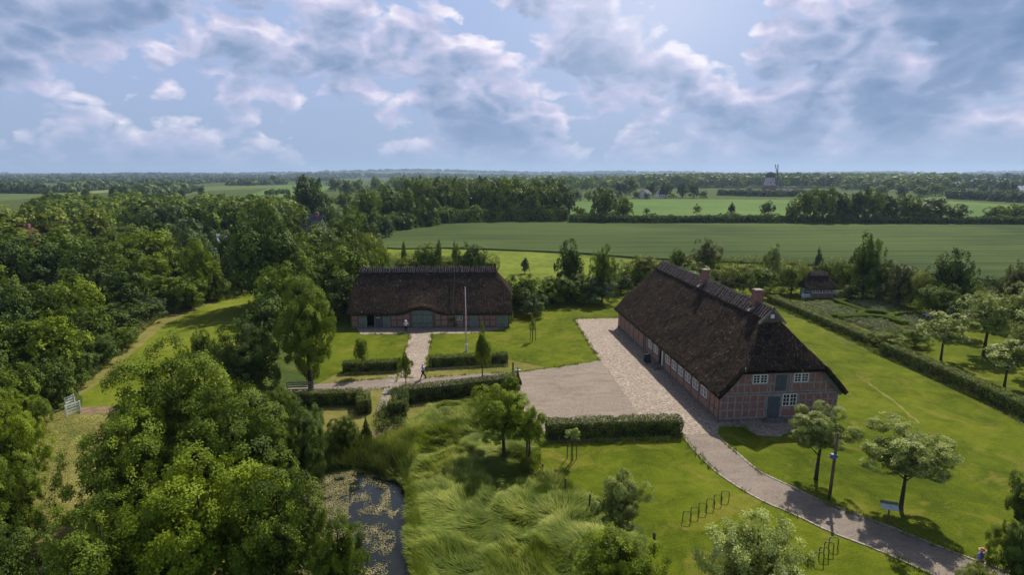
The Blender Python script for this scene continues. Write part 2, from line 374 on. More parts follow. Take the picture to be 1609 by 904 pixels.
def leafmat(name, dark, mid, light, trans=(.16, .21, .02), tf=.38, fleck=None):
    m = bpy.data.materials.new(name); m.use_nodes = True; N = NT(m.node_tree); MATS[name] = m
    oi = N.n('ShaderNodeObjectInfo'); at = N.n('ShaderNodeAttribute', attribute_name='tint')
    s_ = N.m('ADD', N.m('MULTIPLY', at.outputs['Fac'], .7), N.m('MULTIPLY', oi.outputs['Random'], .3))
    k_ = 1.6
    col = N.ramp(s_, [(.1, tuple(q * 1.1 for q in dark)), (.5, tuple(q * k_ for q in mid)), (.9, tuple(q * 1.85 for q in light))])
    if fleck: col = N.mix(N.ramp(at.outputs['Fac'], [(.84, 0.0), (.92, 1.0)]), col, fleck)
    bs = N.n('ShaderNodeBsdfPrincipled'); bs.inputs['Roughness'].default_value = .6; bs.inputs['Specular IOR Level'].default_value = .12
    N.l(col, bs.inputs['Base Color'])
    tr = N.n('ShaderNodeBsdfTranslucent'); N.l(N.mix(.55, col, trans), tr.inputs[0])
    mx = N.n('ShaderNodeMixShader'); mx.inputs[0].default_value = tf; N.l(bs.outputs[0], mx.inputs[1]); N.l(tr.outputs[0], mx.inputs[2])
    out = N.n('ShaderNodeOutputMaterial'); N.l(mx.outputs[0], out.inputs[0]); return m
L_mid = leafmat('leaf_mid', (.034, .060, .006), (.078, .115, .008), (.135, .180, .012), tf=.24)
L_dark = leafmat('leaf_dark', (.022, .042, .007), (.050, .080, .010), (.088, .120, .014), (.10, .14, .02), .2)
L_bright = leafmat('leaf_bright', (.06, .09, .006), (.108, .15, .007), (.165, .21, .012), (.20, .27, .01), .28)
L_yell = leafmat('leaf_yellow_green', (.07, .09, .012), (.12, .15, .018), (.18, .20, .03), (.2, .24, .02), .28)
L_blue = leafmat('leaf_blue_green', (.034, .060, .022), (.068, .100, .032), (.115, .150, .046), (.10, .14, .03), .2)
L_apple = leafmat('leaf_apple', (.06, .085, .025), (.175, .21, .04), (.30, .33, .10), (.20, .25, .07), .28, fleck=(.55, .56, .40))
L_olive = leafmat('leaf_olive', (.05, .062, .016), (.105, .115, .03), (.17, .17, .05), (.12, .13, .03), .22)
L_hedge = leafmat('leaf_hedge', (.030, .045, .010), (.075, .10, .014), (.15, .175, .03), (.10, .13, .02), .25)
L_box = leafmat('leaf_box_hedge', (.08, .12, .008), (.11, .165, .010), (.16, .21, .02), (.12, .18, .02), .3)
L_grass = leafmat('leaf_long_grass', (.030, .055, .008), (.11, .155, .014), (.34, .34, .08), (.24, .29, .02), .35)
L_reed = leafmat('leaf_reed', (.035, .060, .008), (.10, .13, .016), (.26, .27, .06), (.08, .10, .02), .25)
L_pad = leafmat('leaf_pond_weed', (.05, .055, .015), (.13, .12, .045), (.24, .21, .11), (.12, .12, .04), .1)
L_rose = leafmat('leaf_border_plants', (.08, .11, .03), (.15, .185, .065), (.29, .31, .16), (.12, .12, .05), .25, fleck=(.60, .50, .48))
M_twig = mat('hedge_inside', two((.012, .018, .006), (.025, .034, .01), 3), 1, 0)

# ------------------------------------------------------------------ foliage meshes
def leaf_quads(P, Nn, size, rng, aspect=.62):
    """one bent diamond per point"""
    n = len(P)
    Nn = Nn / (np.linalg.norm(Nn, axis=1, keepdims=True) + 1e-9)
    r = rng.normal(size=(n, 3)); U = np.cross(Nn, r); U /= (np.linalg.norm(U, axis=1, keepdims=True) + 1e-9)
    Vv = np.cross(Nn, U)
    sz = (size * rng.uniform(.65, 1.35, n))[:, None]
    a = P - U * sz * .5; c = P + U * sz * .5; b = P + Vv * sz * aspect * .5 + Nn * sz * .1; d = P - Vv * sz * aspect * .5 + Nn * sz * .1
    V = np.stack([a, b, c, d], 1).reshape(-1, 3)
    return V, np.arange(4 * n).reshape(-1, 4)
def profile(shape, z):
    if shape == 'airy': return np.clip(1.15 - .42 * (z + .4), .3, 1.15)
    if shape == 'round': return np.ones_like(z)
    if shape == 'tall': return np.where(z < -.2, .75 + .25 * np.clip((z + 1) / .8, 0, 1), 1.0)
    if shape == 'cone': return np.clip(1.25 - .55 * (z + 1), .25, 1.3)
    if shape == 'dome': return np.full_like(z, 1.08)
    if shape == 'spread': return np.ones_like(z)
    return np.ones_like(z)
_crowns = {}
def crown_mesh(shape, lod, var):
    key = (shape, lod, var)
    if key in _crowns: return _crowns[key]
    rng = np.random.default_rng(abs(hash((shape, 'nmf'.index(lod), var)) * 0 + 17 * var + 101 * 'nmf'.index(lod) + sum(map(ord, shape)) * 13))
    nl = {'n': 20, 'm': 15, 'f': 10}[lod]; per = {'n': 26, 'm': 15, 'f': 9}[lod]
    nleaf = {'n': 110, 'm': 36, 'f': 22}[lod]; leaf = {'n': .032, 'm': .072, 'f': .13}[lod]; rc = {'n': .115, 'm': .15, 'f': .20}[lod]
    if shape == 'spread': nl = int(nl * 1.15); nleaf = int(nleaf * .62); rc *= .9
    if shape == 'airy': nl = int(nl * 1.1); nleaf = int(nleaf * .6)
    i = np.arange(nl) + .5; ph = np.arccos(1 - 2 * i / nl); th = math.pi * (1 + 5 ** .5) * i + rng.uniform(0, 6)
    dirs = np.stack([np.cos(th) * np.sin(ph), np.sin(th) * np.sin(ph), np.cos(ph)], 1) + rng.normal(0, .16, (nl, 3))
    dirs /= np.linalg.norm(dirs, axis=1, keepdims=True)
    rad = rng.uniform(.44, .72, nl); rl = rng.uniform(.28, .44, nl)
    if shape in ('spread', 'airy'): rad = rng.uniform(.35, .92, nl); rl = rng.uniform(.15, .31, nl)
    Lc = dirs * rad[:, None]
    C = []; CD = []
    for k in range(nl):
        d = rng.normal(size=(per, 3)); d /= np.linalg.norm(d, axis=1, keepdims=True)
        p = Lc[k] + d * rl[k] * rng.uniform(.8, 1.06, (per, 1))
        C.append(p); CD.append(d)
    C = np.concatenate(C); CD = np.concatenate(CD)
    # leave out clumps buried deep inside other lobes
    dist = np.linalg.norm(C[:, None] - Lc[None], axis=2) / rl[None]
    keep = (dist.min(1) > .66)
    C = C[keep]; CD = CD[keep]
    nc = len(C); ct = rng.uniform(0, 1, nc)
    P = np.repeat(C, nleaf, 0); D = np.repeat(CD, nleaf, 0)
    off = rng.normal(size=P.shape); off /= np.linalg.norm(off, axis=1, keepdims=True); off *= rc * rng.uniform(.1, 1, (len(P), 1)) ** .6
    off -= D * (np.sum(off * D, 1, keepdims=True)) * .45
    P = P + off
    Nn = D * .85 + np.array([0, 0, .5]) + rng.normal(0, .30, P.shape)
    tint = np.clip(np.repeat(ct, nleaf) * .6 + rng.uniform(0, .4, len(P)), 0, 1)
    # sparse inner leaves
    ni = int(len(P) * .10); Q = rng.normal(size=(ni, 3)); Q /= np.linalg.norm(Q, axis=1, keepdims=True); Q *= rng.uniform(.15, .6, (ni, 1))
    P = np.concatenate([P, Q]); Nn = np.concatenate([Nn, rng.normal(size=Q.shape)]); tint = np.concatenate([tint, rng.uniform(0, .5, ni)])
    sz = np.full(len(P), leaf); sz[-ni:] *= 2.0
    pr_ = profile(shape, P[:, 2]); P[:, 0] *= pr_; P[:, 1] *= pr_
    if shape in ('dome', 'wood', 'column'):      # leafy down to the ground
        r_ = np.hypot(P[:, 0], P[:, 1]) + 1e-6; lo = P[:, 2] < 0
        g_ = np.where(lo, np.clip(1 / np.sqrt(np.clip(1 - P[:, 2] ** 2, .16, 1)), 1, 2.2) * (1.0 if shape != 'wood' else .93), 1.0)
        P[:, 0] *= g_; P[:, 1] *= g_
    if shape == 'column': P[:, 0] *= np.clip(1.05 - .12 * P[:, 2], .8, 1.2)
    if shape == 'spread': P[:, 2] = np.where(P[:, 2] < -.25, -.25 + (P[:, 2] + .25) * .45, P[:, 2])
    V, Qd = leaf_quads(P, Nn, sz, rng)
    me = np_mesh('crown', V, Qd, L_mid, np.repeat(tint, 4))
    _crowns[key] = me; return me
_trunks = {}
def trunk_mesh(shape, var, lod):
    key = (shape in ('spread', 'airy'), var, lod == 'n')
    if key in _trunks: return _trunks[key]
    rnd = random.Random(var * 7 + 3); b = MB(); n = 8 if lod == 'n' else 5
    lean = rnd.uniform(-.05, .05)
    b.tube([(0, 0, -.02), (0, 0, .03), (lean * .5, 0, .3), (lean, .01, .55), (lean * 1.2, 0, .88)], [.034, .025, .018, .012, .003], n)
    for k in range(9 if key[0] else 6):
        z = rnd.uniform(.32, .62); a = rnd.uniform(0, 6.28); l_ = rnd.uniform(.12, .24)
        b.tube([(lean * z, 0, z), (lean * z + math.cos(a) * l_ * .5, math.sin(a) * l_ * .5, z + .09), (lean * z + math.cos(a) * l_, math.sin(a) * l_, z + .22)], [.010, .006, .002], 5)
    o = b.build('trunk', M_bark); me = o.data; bpy.data.objects.remove(o)
    me.polygons.foreach_set('use_smooth', [True] * len(me.polygons))
    _trunks[key] = me; return me
LEAF = dict(m=L_mid, d=L_dark, b=L_bright, y=L_yell, u=L_blue, a=L_apple, o=L_olive)
trnd = random.Random(5)
def tree(x, y, h, wd, shape, lm, label, group=None, cat='tree', name=None, cb=None, lod=None, bark=None, z0=0.0):
    if cb is not None and cb <= .02 and shape in ('round', 'tall'): shape = 'wood' if shape == 'round' else 'column'; cb = -.02
    d = math.hypot(x, y)
    lod = lod or ('n' if d < 62 else 'm' if d < 150 else 'f')
    if cb is None: cb = {'dome': -.02, 'spread': .27, 'airy': .2, 'cone': .05, 'tall': .06}.get(shape, .12)
    name = name or {'dome': 'shrub'}.get(shape, 'broadleaf_tree')
    if shape == 'spread': name = 'apple_tree' if lm == 'a' else 'orchard_tree'
    if name == 'shrub' and cat == 'tree': cat = 'shrub'
    t = empty(name, (x, y, z0), trnd.uniform(0, 6.28), label, cat, group)
    v = trnd.randrange(3)
    c = bpy.data.objects.new('crown' if name != 'shrub' else 'foliage', crown_mesh(shape, lod, v)); link(c, t)
    hc = h * (1 - cb) / 2
    c.scale = (wd / 2 * .98, wd / 2 * .98, hc * 1.02); c.location = (0, 0, h * cb + hc)
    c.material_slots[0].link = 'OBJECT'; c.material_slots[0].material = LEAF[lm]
    k = bpy.data.objects.new('trunk' if name != 'shrub' else 'stem', trunk_mesh(shape, v, lod)); link(k, t)
    wsc = min(h, wd * 1.25)
    k.scale = (wsc, wsc, h * .97)
    if bark: k.material_slots[0].link = 'OBJECT'; k.material_slots[0].material = bark
    return t
def T(cx, top, base, wpx, shape, lm, label, group=None, **kw):
    x, y = G(cx, base); h = ZH(top, y); wd = wpx * DEP(y, h / 2) / F
    # the silhouette's top is the near or far rim: keep the crown centred over the base row
    return tree(x, y, h, wd, shape, lm, label, group, **kw)

# ------------------------------------------------------------------ sheets of ground
def sheet(name, pts, z, m, jit=.0, step=1.0, kind='structure', label=None, seed=1):
    out = []
    n = len(pts)
    for i in range(n):
        a = Vector(pts[i]); b = Vector(pts[(i + 1) % n]); L_ = (b - a).length; k = max(1, int(L_ / step)) if jit else 1
        for j in range(k):
            p = a.lerp(b, j / k)
            if jit and 0 < j:
                q = noise.noise_vector(Vector((p.x * 1.3, p.y * 1.3, seed * 9.1))) * jit
                p = p + Vector((q.x, q.y))
            out.append((p.x, p.y, z))
    tris = tessellate_polygon([[Vector(q) for q in out]])
    me = bpy.data.meshes.new(name); me.from_pydata(out, [], [tuple(t) for t in tris]); me.materials.append(m)
    bm = bmesh.new(); bm.from_mesh(me)
    for f_ in bm.faces:
        if f_.normal.z < 0: f_.normal_flip()
    bm.to_mesh(me); bm.free()
    o = link(bpy.data.objects.new(name, me)); tag(o, label, None, None, kind); return o
def inside(px, py, poly):
    px = np.asarray(px); py = np.asarray(py); r = np.zeros(px.shape, bool); n = len(poly)
    for i in range(n):
        x0, y0 = poly[i]; x1, y1 = poly[(i + 1) % n]
        c = ((y0 > py) != (y1 > py)) & (px < (x1 - x0) * (py - y0) / (y1 - y0 + 1e-12) + x0); r ^= c
    return r
POND = GP([(486, 752), (520, 742), (560, 738), (600, 750), (638, 758), (641, 800), (646, 850), (655, 904), (664, 960), (560, 970), (470, 960), (455, 880), (462, 800)])
def polydist(x, y, poly):
    best = np.full(np.shape(x), 1e9)
    for i in range(len(poly)):
        x0, y0 = poly[i]; x1, y1 = poly[(i + 1) % len(poly)]
        dx, dy = x1 - x0, y1 - y0; t = np.clip(((x - x0) * dx + (y - y0) * dy) / (dx * dx + dy * dy), 0, 1)
        best = np.minimum(best, np.hypot(x - x0 - t * dx, y - y0 - t * dy))
    return best
def rise(x, y):
    return 5 * math.exp(-((x - 560) / 330) ** 2 - ((y - 1350) / 260) ** 2) + 6 * math.exp(-((x - 1050) / 260) ** 2 - ((y - 1250) / 260) ** 2)
def terrain():
    xs = np.unique(np.concatenate([np.linspace(-9000, -900, 24), np.linspace(-900, -60, 30), np.linspace(-60, -18, 22), np.arange(-18, -2, .35), np.linspace(-2, 60, 30), np.linspace(60, 1600, 60), np.linspace(1600, 9000, 22)]))
    ys = np.unique(np.concatenate([np.linspace(-60, 18, 10), np.arange(18, 42, .35), np.linspace(42, 300, 60), np.linspace(300, 2000, 50), np.linspace(2000, 9000, 40)]))
    X, Y = np.meshgrid(xs, ys); Z = np.zeros_like(X)
    ins = inside(X, Y, POND); dd = polydist(X, Y, POND)
    Z = np.where(ins, -np.clip(dd * .8, 0, .8), 0)
    far = np.clip((np.hypot(X, Y) - 2300) / 3500, 0, 1)
    hill = np.zeros_like(X); rs = np.zeros_like(X)
    for i in range(X.shape[0]):
        if ys[i] < 800: continue
        for j in range(X.shape[1]):
            rs[i, j] = rise(xs[j], ys[i]); hill[i, j] = noise.noise(Vector((xs[j] / 1500, ys[i] / 1700, 2.2))) * 10 + 5
    Z = Z + np.where(Y > 1200, hill * far, 0) + rs
    n0, n1 = X.shape
    V = np.stack([X, Y, Z], 2).reshape(-1, 3)
    I = np.arange(n0 * n1).reshape(n0, n1)
    Q = np.stack([I[:-1, :-1], I[:-1, 1:], I[1:, 1:], I[1:, :-1]], 2).reshape(-1, 4)
    me = np_mesh('ground', V, Q, M_ground); o = link(bpy.data.objects.new('ground', me)); tag(o, kind='structure')
terrain()
def hillz(x, y):
    far = min(1, max(0, (math.hypot(x, y) - 2300) / 3500))
    return (noise.noise(Vector((x / 1500, y / 1700, 2.2))) * 10 + 5) * far * (y > 1200) + rise(x, y)

sheet('pond_water', [(x, y) for x, y in POND], -.10, M_water)

LAWN = GP([(500, 606), (470, 560), (500, 495), (700, 478), (980, 452), (1200, 446), (1440, 462), (1750, 560), (2300, 900), (1500, 1100), (1130, 1000), (1030, 905), (1010, 830), (940, 790), (850, 735), (830, 690), (800, 604)])
sheet('lawn', LAWN, .004, M_lawn, .3, 1.5)
TRACK = GP([(128, 640), (125, 618), (170, 585), (215, 545), (262, 503), (330, 475), (385, 452), (420, 430), (470, 440), (440, 520), (420, 600), (330, 640)])
sheet('mown_track', TRACK, .004, M_track, .5, 1.5, seed=3)
sheet('mown_track_edge', GP([(118, 600), (160, 560), (250, 490), (300, 470), (385, 447), (420, 428), (385, 455), (330, 478), (262, 508), (215, 550), (170, 590), (126, 622)]), .008, M_verge, .4, .8, seed=4)
sheet('cut_hay_meadow', GP([(60, 640), (110, 645), (125, 652), (200, 650), (330, 645), (420, 700), (330, 960), (-60, 1000), (-20, 740)]), .006, M_straw, .5, 1.2, seed=5)
sheet('field_track', GP([(125, 640), (330, 632), (440, 618), (440, 632), (330, 646), (200, 652), (125, 652)]), .012, M_dirt, .3, .8, seed=6)
sheet('verge', GP([(505, 619), (632, 609), (815, 606), (815, 640), (640, 690), (580, 700), (505, 680)]), .006, M_verge, .3, .8, seed=7)
sheet('barn_verge', GP([(500, 604), (616, 594), (665, 594), (803, 586), (860, 578), (800, 566), (672, 580), (530, 588)]), .008, M_verge, .25, .8, seed=8)
sheet('bare_patch', GP([(585, 690), (598, 662), (622, 655), (650, 672), (636, 698), (606, 705)]), .014, M_dirt, .4, .5, seed=9)
sheet('worn_line', GP([(1346, 589), (1400, 626), (1446, 665), (1443, 666), (1398, 628), (1345, 590)]), .010, M_verge, .25, .5, seed=14)
sheet('dry_grass_patch', GP([(1085, 812), (1150, 780), (1190, 772), (1210, 785), (1160, 806), (1100, 838), (1070, 835)]), .010, M_dryl, .35, .5, seed=15)
sheet('dry_grass_patch', GP([(880, 722), (925, 716), (935, 730), (900, 738)]), .010, M_dryl, .35, .5, seed=16)
# road and yards
sheet('lane', GP([(300, 640), (430, 614), (508, 603), (615, 595), (674, 594), (750, 588), (815, 586), (820, 606), (632, 610), (509, 619), (430, 632), (330, 650)]), .016, M_path, .12, .7)
sheet('gravel_yard', GP([(812, 586), (880, 577), (944, 567), (960, 590), (985, 625), (1012, 668), (1022, 690), (860, 696), (836, 672), (820, 640), (812, 606)]), .016, M_gravel, .12, .7)
sheet('cobbled_yard', GP([(902, 502), (976, 500), (975, 513.5), (1052, 588), (1131, 666), (1128, 684), (1071, 683), (1040, 690), (1019, 690), (1010, 664), (983, 622), (958, 586), (944, 568), (930, 548), (916, 524)]), .020, M_cobble, .12, .7)
sheet('cobbled_apron', GP([(1129, 662), (1313, 653), (1316, 660), (1270, 672), (1225, 687), (1190, 685), (1168, 672), (1131, 671)]), .020, M_cobble, .2, .6, seed=2)
sheet('barn_path', GP([(645, 524), (679, 524), (671, 565), (664, 597), (624, 602), (632, 570)]), .020, M_cobble, .1, .7)
sheet('barn_apron', GP([(560, 513.5), (798, 511), (790, 518), (745, 524), (679, 525), (645, 525), (566, 526)]), .018, M_cobble, .2, .7, seed=5)
PL = [(1071, 683), (1082, 698), (1095, 713), (1121, 739), (1150, 760), (1194, 786), (1250, 811), (1312, 840), (1385, 868), (1460, 902), (1560, 945)]
PR = [(1127, 684), (1142, 699), (1159, 713), (1194, 742), (1250, 768.5), (1297, 791), (1385, 824), (1440, 846), (1503, 871), (1600, 905)]
def smooth_line(p, k=6):
    q = []
    for i in range(len(p) - 1):
        p0 = Vector(p[max(i - 1, 0)]); p1 = Vector(p[i]); p2 = Vector(p[i + 1]); p3 = Vector(p[min(i + 2, len(p) - 1)])
        for j in range(k):
            t = j / k; q.append(tuple(.5 * ((2 * p1) + (-p0 + p2) * t + (2 * p0 - 5 * p1 + 4 * p2 - p3) * t * t + (-p0 + 3 * p1 - 3 * p2 + p3) * t ** 3)))
    q.append(tuple(p[-1])); return q
WL = smooth_line(GP(PL)); WR = smooth_line(GP(PR))
sheet('footpath', WL + WR[::-1], .016, M_path)
def kerb(name, line, wd, h, m=M_kerb, gap=.45, miss=0.0):
    b = MB(); rnd = random.Random(3)
    pts = [Vector(p) for p in line]; acc = 0
    for i in range(len(pts) - 1):
        a, c = pts[i], pts[i + 1]; L_ = (c - a).length; n = max(1, round(L_ / gap)); d = (c - a) / n
        for k in range(n):
            if rnd.random() < miss: continue
            p = a + d * k; q = p + d * .93; o_ = Vector((rnd.uniform(-.02, .02), rnd.uniform(-.02, .02)))
            b.bar((*(p + o_), h / 2 - .01 + rnd.uniform(-.008, .008)), (*(q + o_), h / 2 - .01), wd * rnd.uniform(.85, 1.1), h)
    o = b.build(name, m); tag(o, kind='structure'); return o
kerb('kerb_stones', WL, .14, .07); kerb('kerb_stones', WR, .14, .07)
kerb('kerb_stones', smooth_line(GP([(541, 588.5), (590, 586.5), (628, 585)])), .2, .12)
kerb('kerb_stones', smooth_line(GP([(672, 581), (730, 578), (797, 573.5)])), .2, .12)
kerb('kerb_stones', smooth_line(GP([(1232, 492), (1290, 520), (1350, 547), (1388, 562), (1440, 585), (1520, 622), (1609, 668)])), .14, .05, m=M_stone, gap=.5, miss=.45)
b = MB(); rnd = random.Random(4)
for i in range(26):
    t = i / 25; x, y = Vector(G(616, 592)).lerp(Vector(G(598, 648)), t)
    for k in (-1, 0, 1):
        b.box(x + k * .27 - .12, x + k * .27 + .12, y - .14, y + .14, 0, .045 + rnd.uniform(0, .02))
tag(b.build('stone_strip', M_kerb), kind='structure')

# fields
def slab(name, pts, h, m, base=0.0):
    o = sheet(name, pts, base + h, m)
    b = MB(); n = len(pts)
    vs_ = [(x, y, base) for x, y in pts] + [(x, y, base + h - .01) for x, y in pts]
    b.add(vs_, [(i, (i + 1) % n, (i + 1) % n + n, i + n) for i in range(n)])
    s_ = b.build(name + '_edge', m); tag(s_, kind='structure'); return o
fe = smooth_line(GP([(560, 385), (622, 392), (700, 391), (820, 395), (920, 400), (1010, 407), (1120, 412), (1250, 417), (1340, 422), (1440, 430), (1530, 440), (1650, 452), (1900, 480)]), 4)
fb = GP([(2300, 356), (1609, 353), (1240, 352), (950, 351), (890, 348), (820, 346), (740, 346), (700, 350), (640, 358), (575, 366)])
slab('crop_field', fe + fb, .4, M_crop)
sheet('bright_meadow', GP([(600, 374), (700, 392), (830, 396), (1010, 409), (1250, 419), (1530, 443), (1900, 486), (2000, 560), (1500, 470), (1200, 455), (960, 470), (820, 490), (780, 470), (600, 400)]), .012, M_bright, .5, 3)
sheet('light_crop_field', GP([(886, 347), (888, 316), (930, 314), (1060, 313), (1245, 314), (1300, 316), (1300, 350), (950, 350)]), .03, M_crop2)
sheet('light_crop_field', GP([(1490, 349), (1490, 316), (1609, 323), (2100, 330), (2200, 352)]), .03, M_crop2)
sheet('pale_crop_field', GP([(360, 318), (440, 290), (520, 293), (470, 330), (380, 332)]), .03, M_crop2)
sheet('rolling_field', GP([(180, 318), (262, 297), (372, 291), (440, 289), (430, 296), (330, 300), (210, 325)]), .05, M_crop4)
sheet('rolling_field', GP([(80, 308), (160, 295), (230, 291), (228, 297), (150, 304), (110, 312)]), .05, M_crop3)
sheet('rolling_field', GP([(-60, 312), (70, 300), (120, 298), (90, 308), (-60, 322)]), .05, M_crop4)
sheet('pale_crop_field', GP([(96, 326), (98, 316), (130, 317), (132, 324)]), .05, M_crop3)
sheet('ripe_field', GP([(118, 292.5), (128, 289), (158, 288), (156, 292)]), .07, M_dirt)
sheet('rolling_field', GP([(-60, 288), (70, 282.5), (66, 286), (-60, 293)]), .07, M_crop2)
sheet('rolling_field', GP([(830, 288), (900, 286), (900, 292), (840, 295)]), .07, M_crop2)

# ------------------------------------------------------------------ buildings
def thatch_roof(parent, L, HW, ze, zr, zh, in0, in1, ov, xf, bump=None, thick=.38, step=.33, name='roof', m=None, seed=1, fibres=9000, amp=.07):
    hw = lambda z: HW * (zr - z) / (zr - ze)
    def t0(z): return -ov if z <= zh else -ov + (in0 + ov) * (z - zh) / (zr - zh)
    def t1(z): return L + ov if z <= zh else L + ov - (in1 + ov) * (z - zh) / (zr - zh)
    k1 = max(2, round((zh - ze) / step / .75)); k2 = max(4, round((zr - zh) / step / .75))
    zs = list(np.linspace(ze, zh, k1 + 1)) + list(np.linspace(zh, zr, k2 + 1))[1:]
    nu = max(8, round(L / step)); nh = max(6, round(2 * HW / step))
    V = []; Fc = []; sides = []
    def patch(fn, rows, nc, tagn):
        b0 = len(V)
        for z in rows:
            for j in range(nc + 1): V.append(fn(z, j / nc)); sides.append(tagn)
        for i in range(len(rows) - 1):
            for j in range(nc):
                a = b0 + i * (nc + 1) + j; Fc.append((a, a + 1, a + nc + 2, a + nc + 1))
    def slope(sg):
        def fn(z, u):
            t = t0(z) + (t1(z) - t0(z)) * u; zz = z
            if bump and sg < 0:
                c0, wb, hb = bump; q = (t - c0) / wb
                zz = z + hb * math.exp(-q ** 4) * max(0, 1 - (z - ze) / 2.6) ** 1.3
            return (sg * hw(z), t, zz)
        return fn
    patch(slope(-1), zs, nu, 0); patch(slope(1), zs, nu, 1)
    hr = zs[k1:]
    patch(lambda z, u: (hw(z) * (2 * u - 1), t0(z), z), hr, nh, 2)
    patch(lambda z, u: (hw(z) * (2 * u - 1), t1(z), z), hr, nh, 3)
    me = bpy.data.meshes.new(name); me.from_pydata([xf(*v) for v in V], [], Fc)
    me.materials.append(m or M_thatch)
    bm = bmesh.new(); bm.from_mesh(me)
    bmesh.ops.remove_doubles(bm, verts=bm.verts, dist=.001)
    bmesh.ops.dissolve_degenerate(bm, dist=.0001, edges=bm.edges)
    bmesh.ops.recalc_face_normals(bm, faces=bm.faces)
    up = sum(f.normal.z for f in bm.faces)
    if up < 0: bmesh.ops.reverse_faces(bm, faces=bm.faces)
    inner = [v for v in bm.verts if not v.is_boundary]
    for _ in range(2): bmesh.ops.smooth_vert(bm, verts=inner, factor=.5, use_axis_x=True, use_axis_y=True, use_axis_z=True)
    bm.normal_update()
    for v in bm.verts:
        n = noise.fractal(v.co * .55 + Vector((seed, 0, 0)), 1.0, 2.0, 4) * amp + noise.noise(v.co * 2.7) * amp * .4
        v.co += v.normal * n
    bm.to_mesh(me)
    o = link(bpy.data.objects.new(name, me), parent)
    me.polygons.foreach_set('use_smooth', [True] * len(me.polygons))
    # straw lying on the slope
    rng = np.random.default_rng(seed + 5)
    fs = [(f.calc_center_median(), f.normal.copy(), f.calc_area(), [v.co.copy() for v in f.verts]) for f in bm.faces]
    area = np.array([f[2] for f in fs]); pick = rng.choice(len(fs), fibres, p=area / area.sum())
    VV = []; tn = []
    for k in pick:
        c, n, _, vs_ = fs[k]; u, v_ = rng.uniform(-.5, .5, 2)
        a = vs_[0]; p = c + (vs_[1] - a) * float(u) + (vs_[-1] - a) * float(v_)
        d = (Vector((0, 0, -1)) + n * n.z).normalized(); sd_ = n.cross(d)
        d = (d + sd_ * float(rng.normal(0, .22)) + n * float(rng.uniform(.0, .22))).normalized(); q = d.cross(n).normalized()
        ln = float(rng.uniform(.10, .34)); wd = float(rng.uniform(.012, .03)); p = p + n * .015
        VV += [p - q * wd, p + q * wd, p + d * ln + q * wd * .6, p + d * ln - q * wd * .6]
        tn += [float(np.clip(rng.beta(1.6, 3.0) + (.35 if rng.random() < .03 else 0), 0, 1))] * 4
    bm.free()
    fm = np_mesh('loose_straw', np.array([tuple(q) for q in VV]), np.arange(len(VV)).reshape(-1, 4), M_fibre, tn)
    link(bpy.data.objects.new('loose_straw', fm), o)
    so_ = o.modifiers.new('thickness', 'SOLIDIFY'); so_.thickness = thick; so_.offset = -1
    return o
def ridge_cap(roof, t0, t1, zr, xf, half=.75, drop=.72, sticks=.42, seed=2, m=M_ridge, st=True, lift=.22):
    rnd = random.Random(seed); n = max(6, int((t1 - t0) / .16)); prof = []
    b = MB(); cols = 9
    for i in range(n + 1):
        t = t0 + (t1 - t0) * i / n
        rag = [rnd.uniform(-.07, .07), rnd.uniform(-.07, .07)]
        for j in range(cols):
            a = -1 + 2 * j / (cols - 1); e = abs(a)
            x = a * (half + (rag[0 if a < 0 else 1] if e == 1 else 0)); z = zr + lift - drop * e ** 1.25 * 1.05
            nn = rnd.uniform(-.045, .045) * (1 if e < 1 else 1.6)
            b.v.append(xf(x, t, z + nn))
    for i in range(n):
        for j in range(cols - 1):
            a = i * cols + j; b.f.append((a, a + 1, a + cols + 1, a + cols)); b.m.append(0)
    # end and underside closure
    for i0 in (0, n):
        r_ = [i0 * cols + j for j in range(cols)]; b.f.append(tuple(r_)); b.m.append(0)
    if st:
        k = int((t1 - t0) / sticks)
        for i in range(k):
            t = t0 + .1 + (t1 - t0 - .2) * (i + rnd.uniform(-.25, .25)) / k
            for sg in (-1, 1):
                dt = rnd.uniform(-.12, .12)
                p0 = xf(-sg * .16, t + dt, zr + lift + .26); p1 = xf(sg * (half * .98), t - dt, zr + lift - drop + .06)
                b.bar(p0, p1, .075, .06, 1)
    o = b.build('ridge', [m, M_stick], roof); return o
def fb_(f):
    class TB(MB):
        def tb(s, u0, u1, d0, d1, z0, z1, mi=0):
            q = [f(u, d, z) for z in (z0, z1) for (u, d) in ((u0, d0), (u1, d0), (u1, d1), (u0, d1))]
            s.add(q, [(0, 3, 2, 1), (4, 5, 6, 7), (0, 1, 5, 4), (1, 2, 6, 5), (2, 3, 7, 6), (3, 0, 4, 7)], mi)
    return TB()
def window(parent, f, u0, u1, z0, z1, rows=3, cols=2, m=M_white, fr=.07):
    b = fb_(f); d0, d1 = .015, .07
    b.tb(u0, u1, d0, d1, z0, z0 + fr); b.tb(u0, u1, d0, d1, z1 - fr, z1)
    b.tb(u0, u0 + fr, d0, d1, z0 + fr, z1 - fr); b.tb(u1 - fr, u1, d0, d1, z0 + fr, z1 - fr)
    um = (u0 + u1) / 2; b.tb(um - fr * .75, um + fr * .75, d0, d1 + .01, z0 + fr, z1 - fr)
    for (a, c) in ((u0 + fr, um - fr * .75), (um + fr * .75, u1 - fr)):
        for k in range(1, cols):
            x = a + (c - a) * k / cols; b.tb(x - .018, x + .018, .03, .06, z0 + fr, z1 - fr)
        for k in range(1, rows):
            z = z0 + fr + (z1 - z0 - 2 * fr) * k / rows; b.tb(a, c, .032, .058, z - .018, z + .018)
    w_ = b.build('window', m, parent)
    g = fb_(f); g.tb(u0 + fr, u1 - fr, .004, .025, z0 + fr, z1 - fr); g.build('pane', M_glass, w_)
    return w_
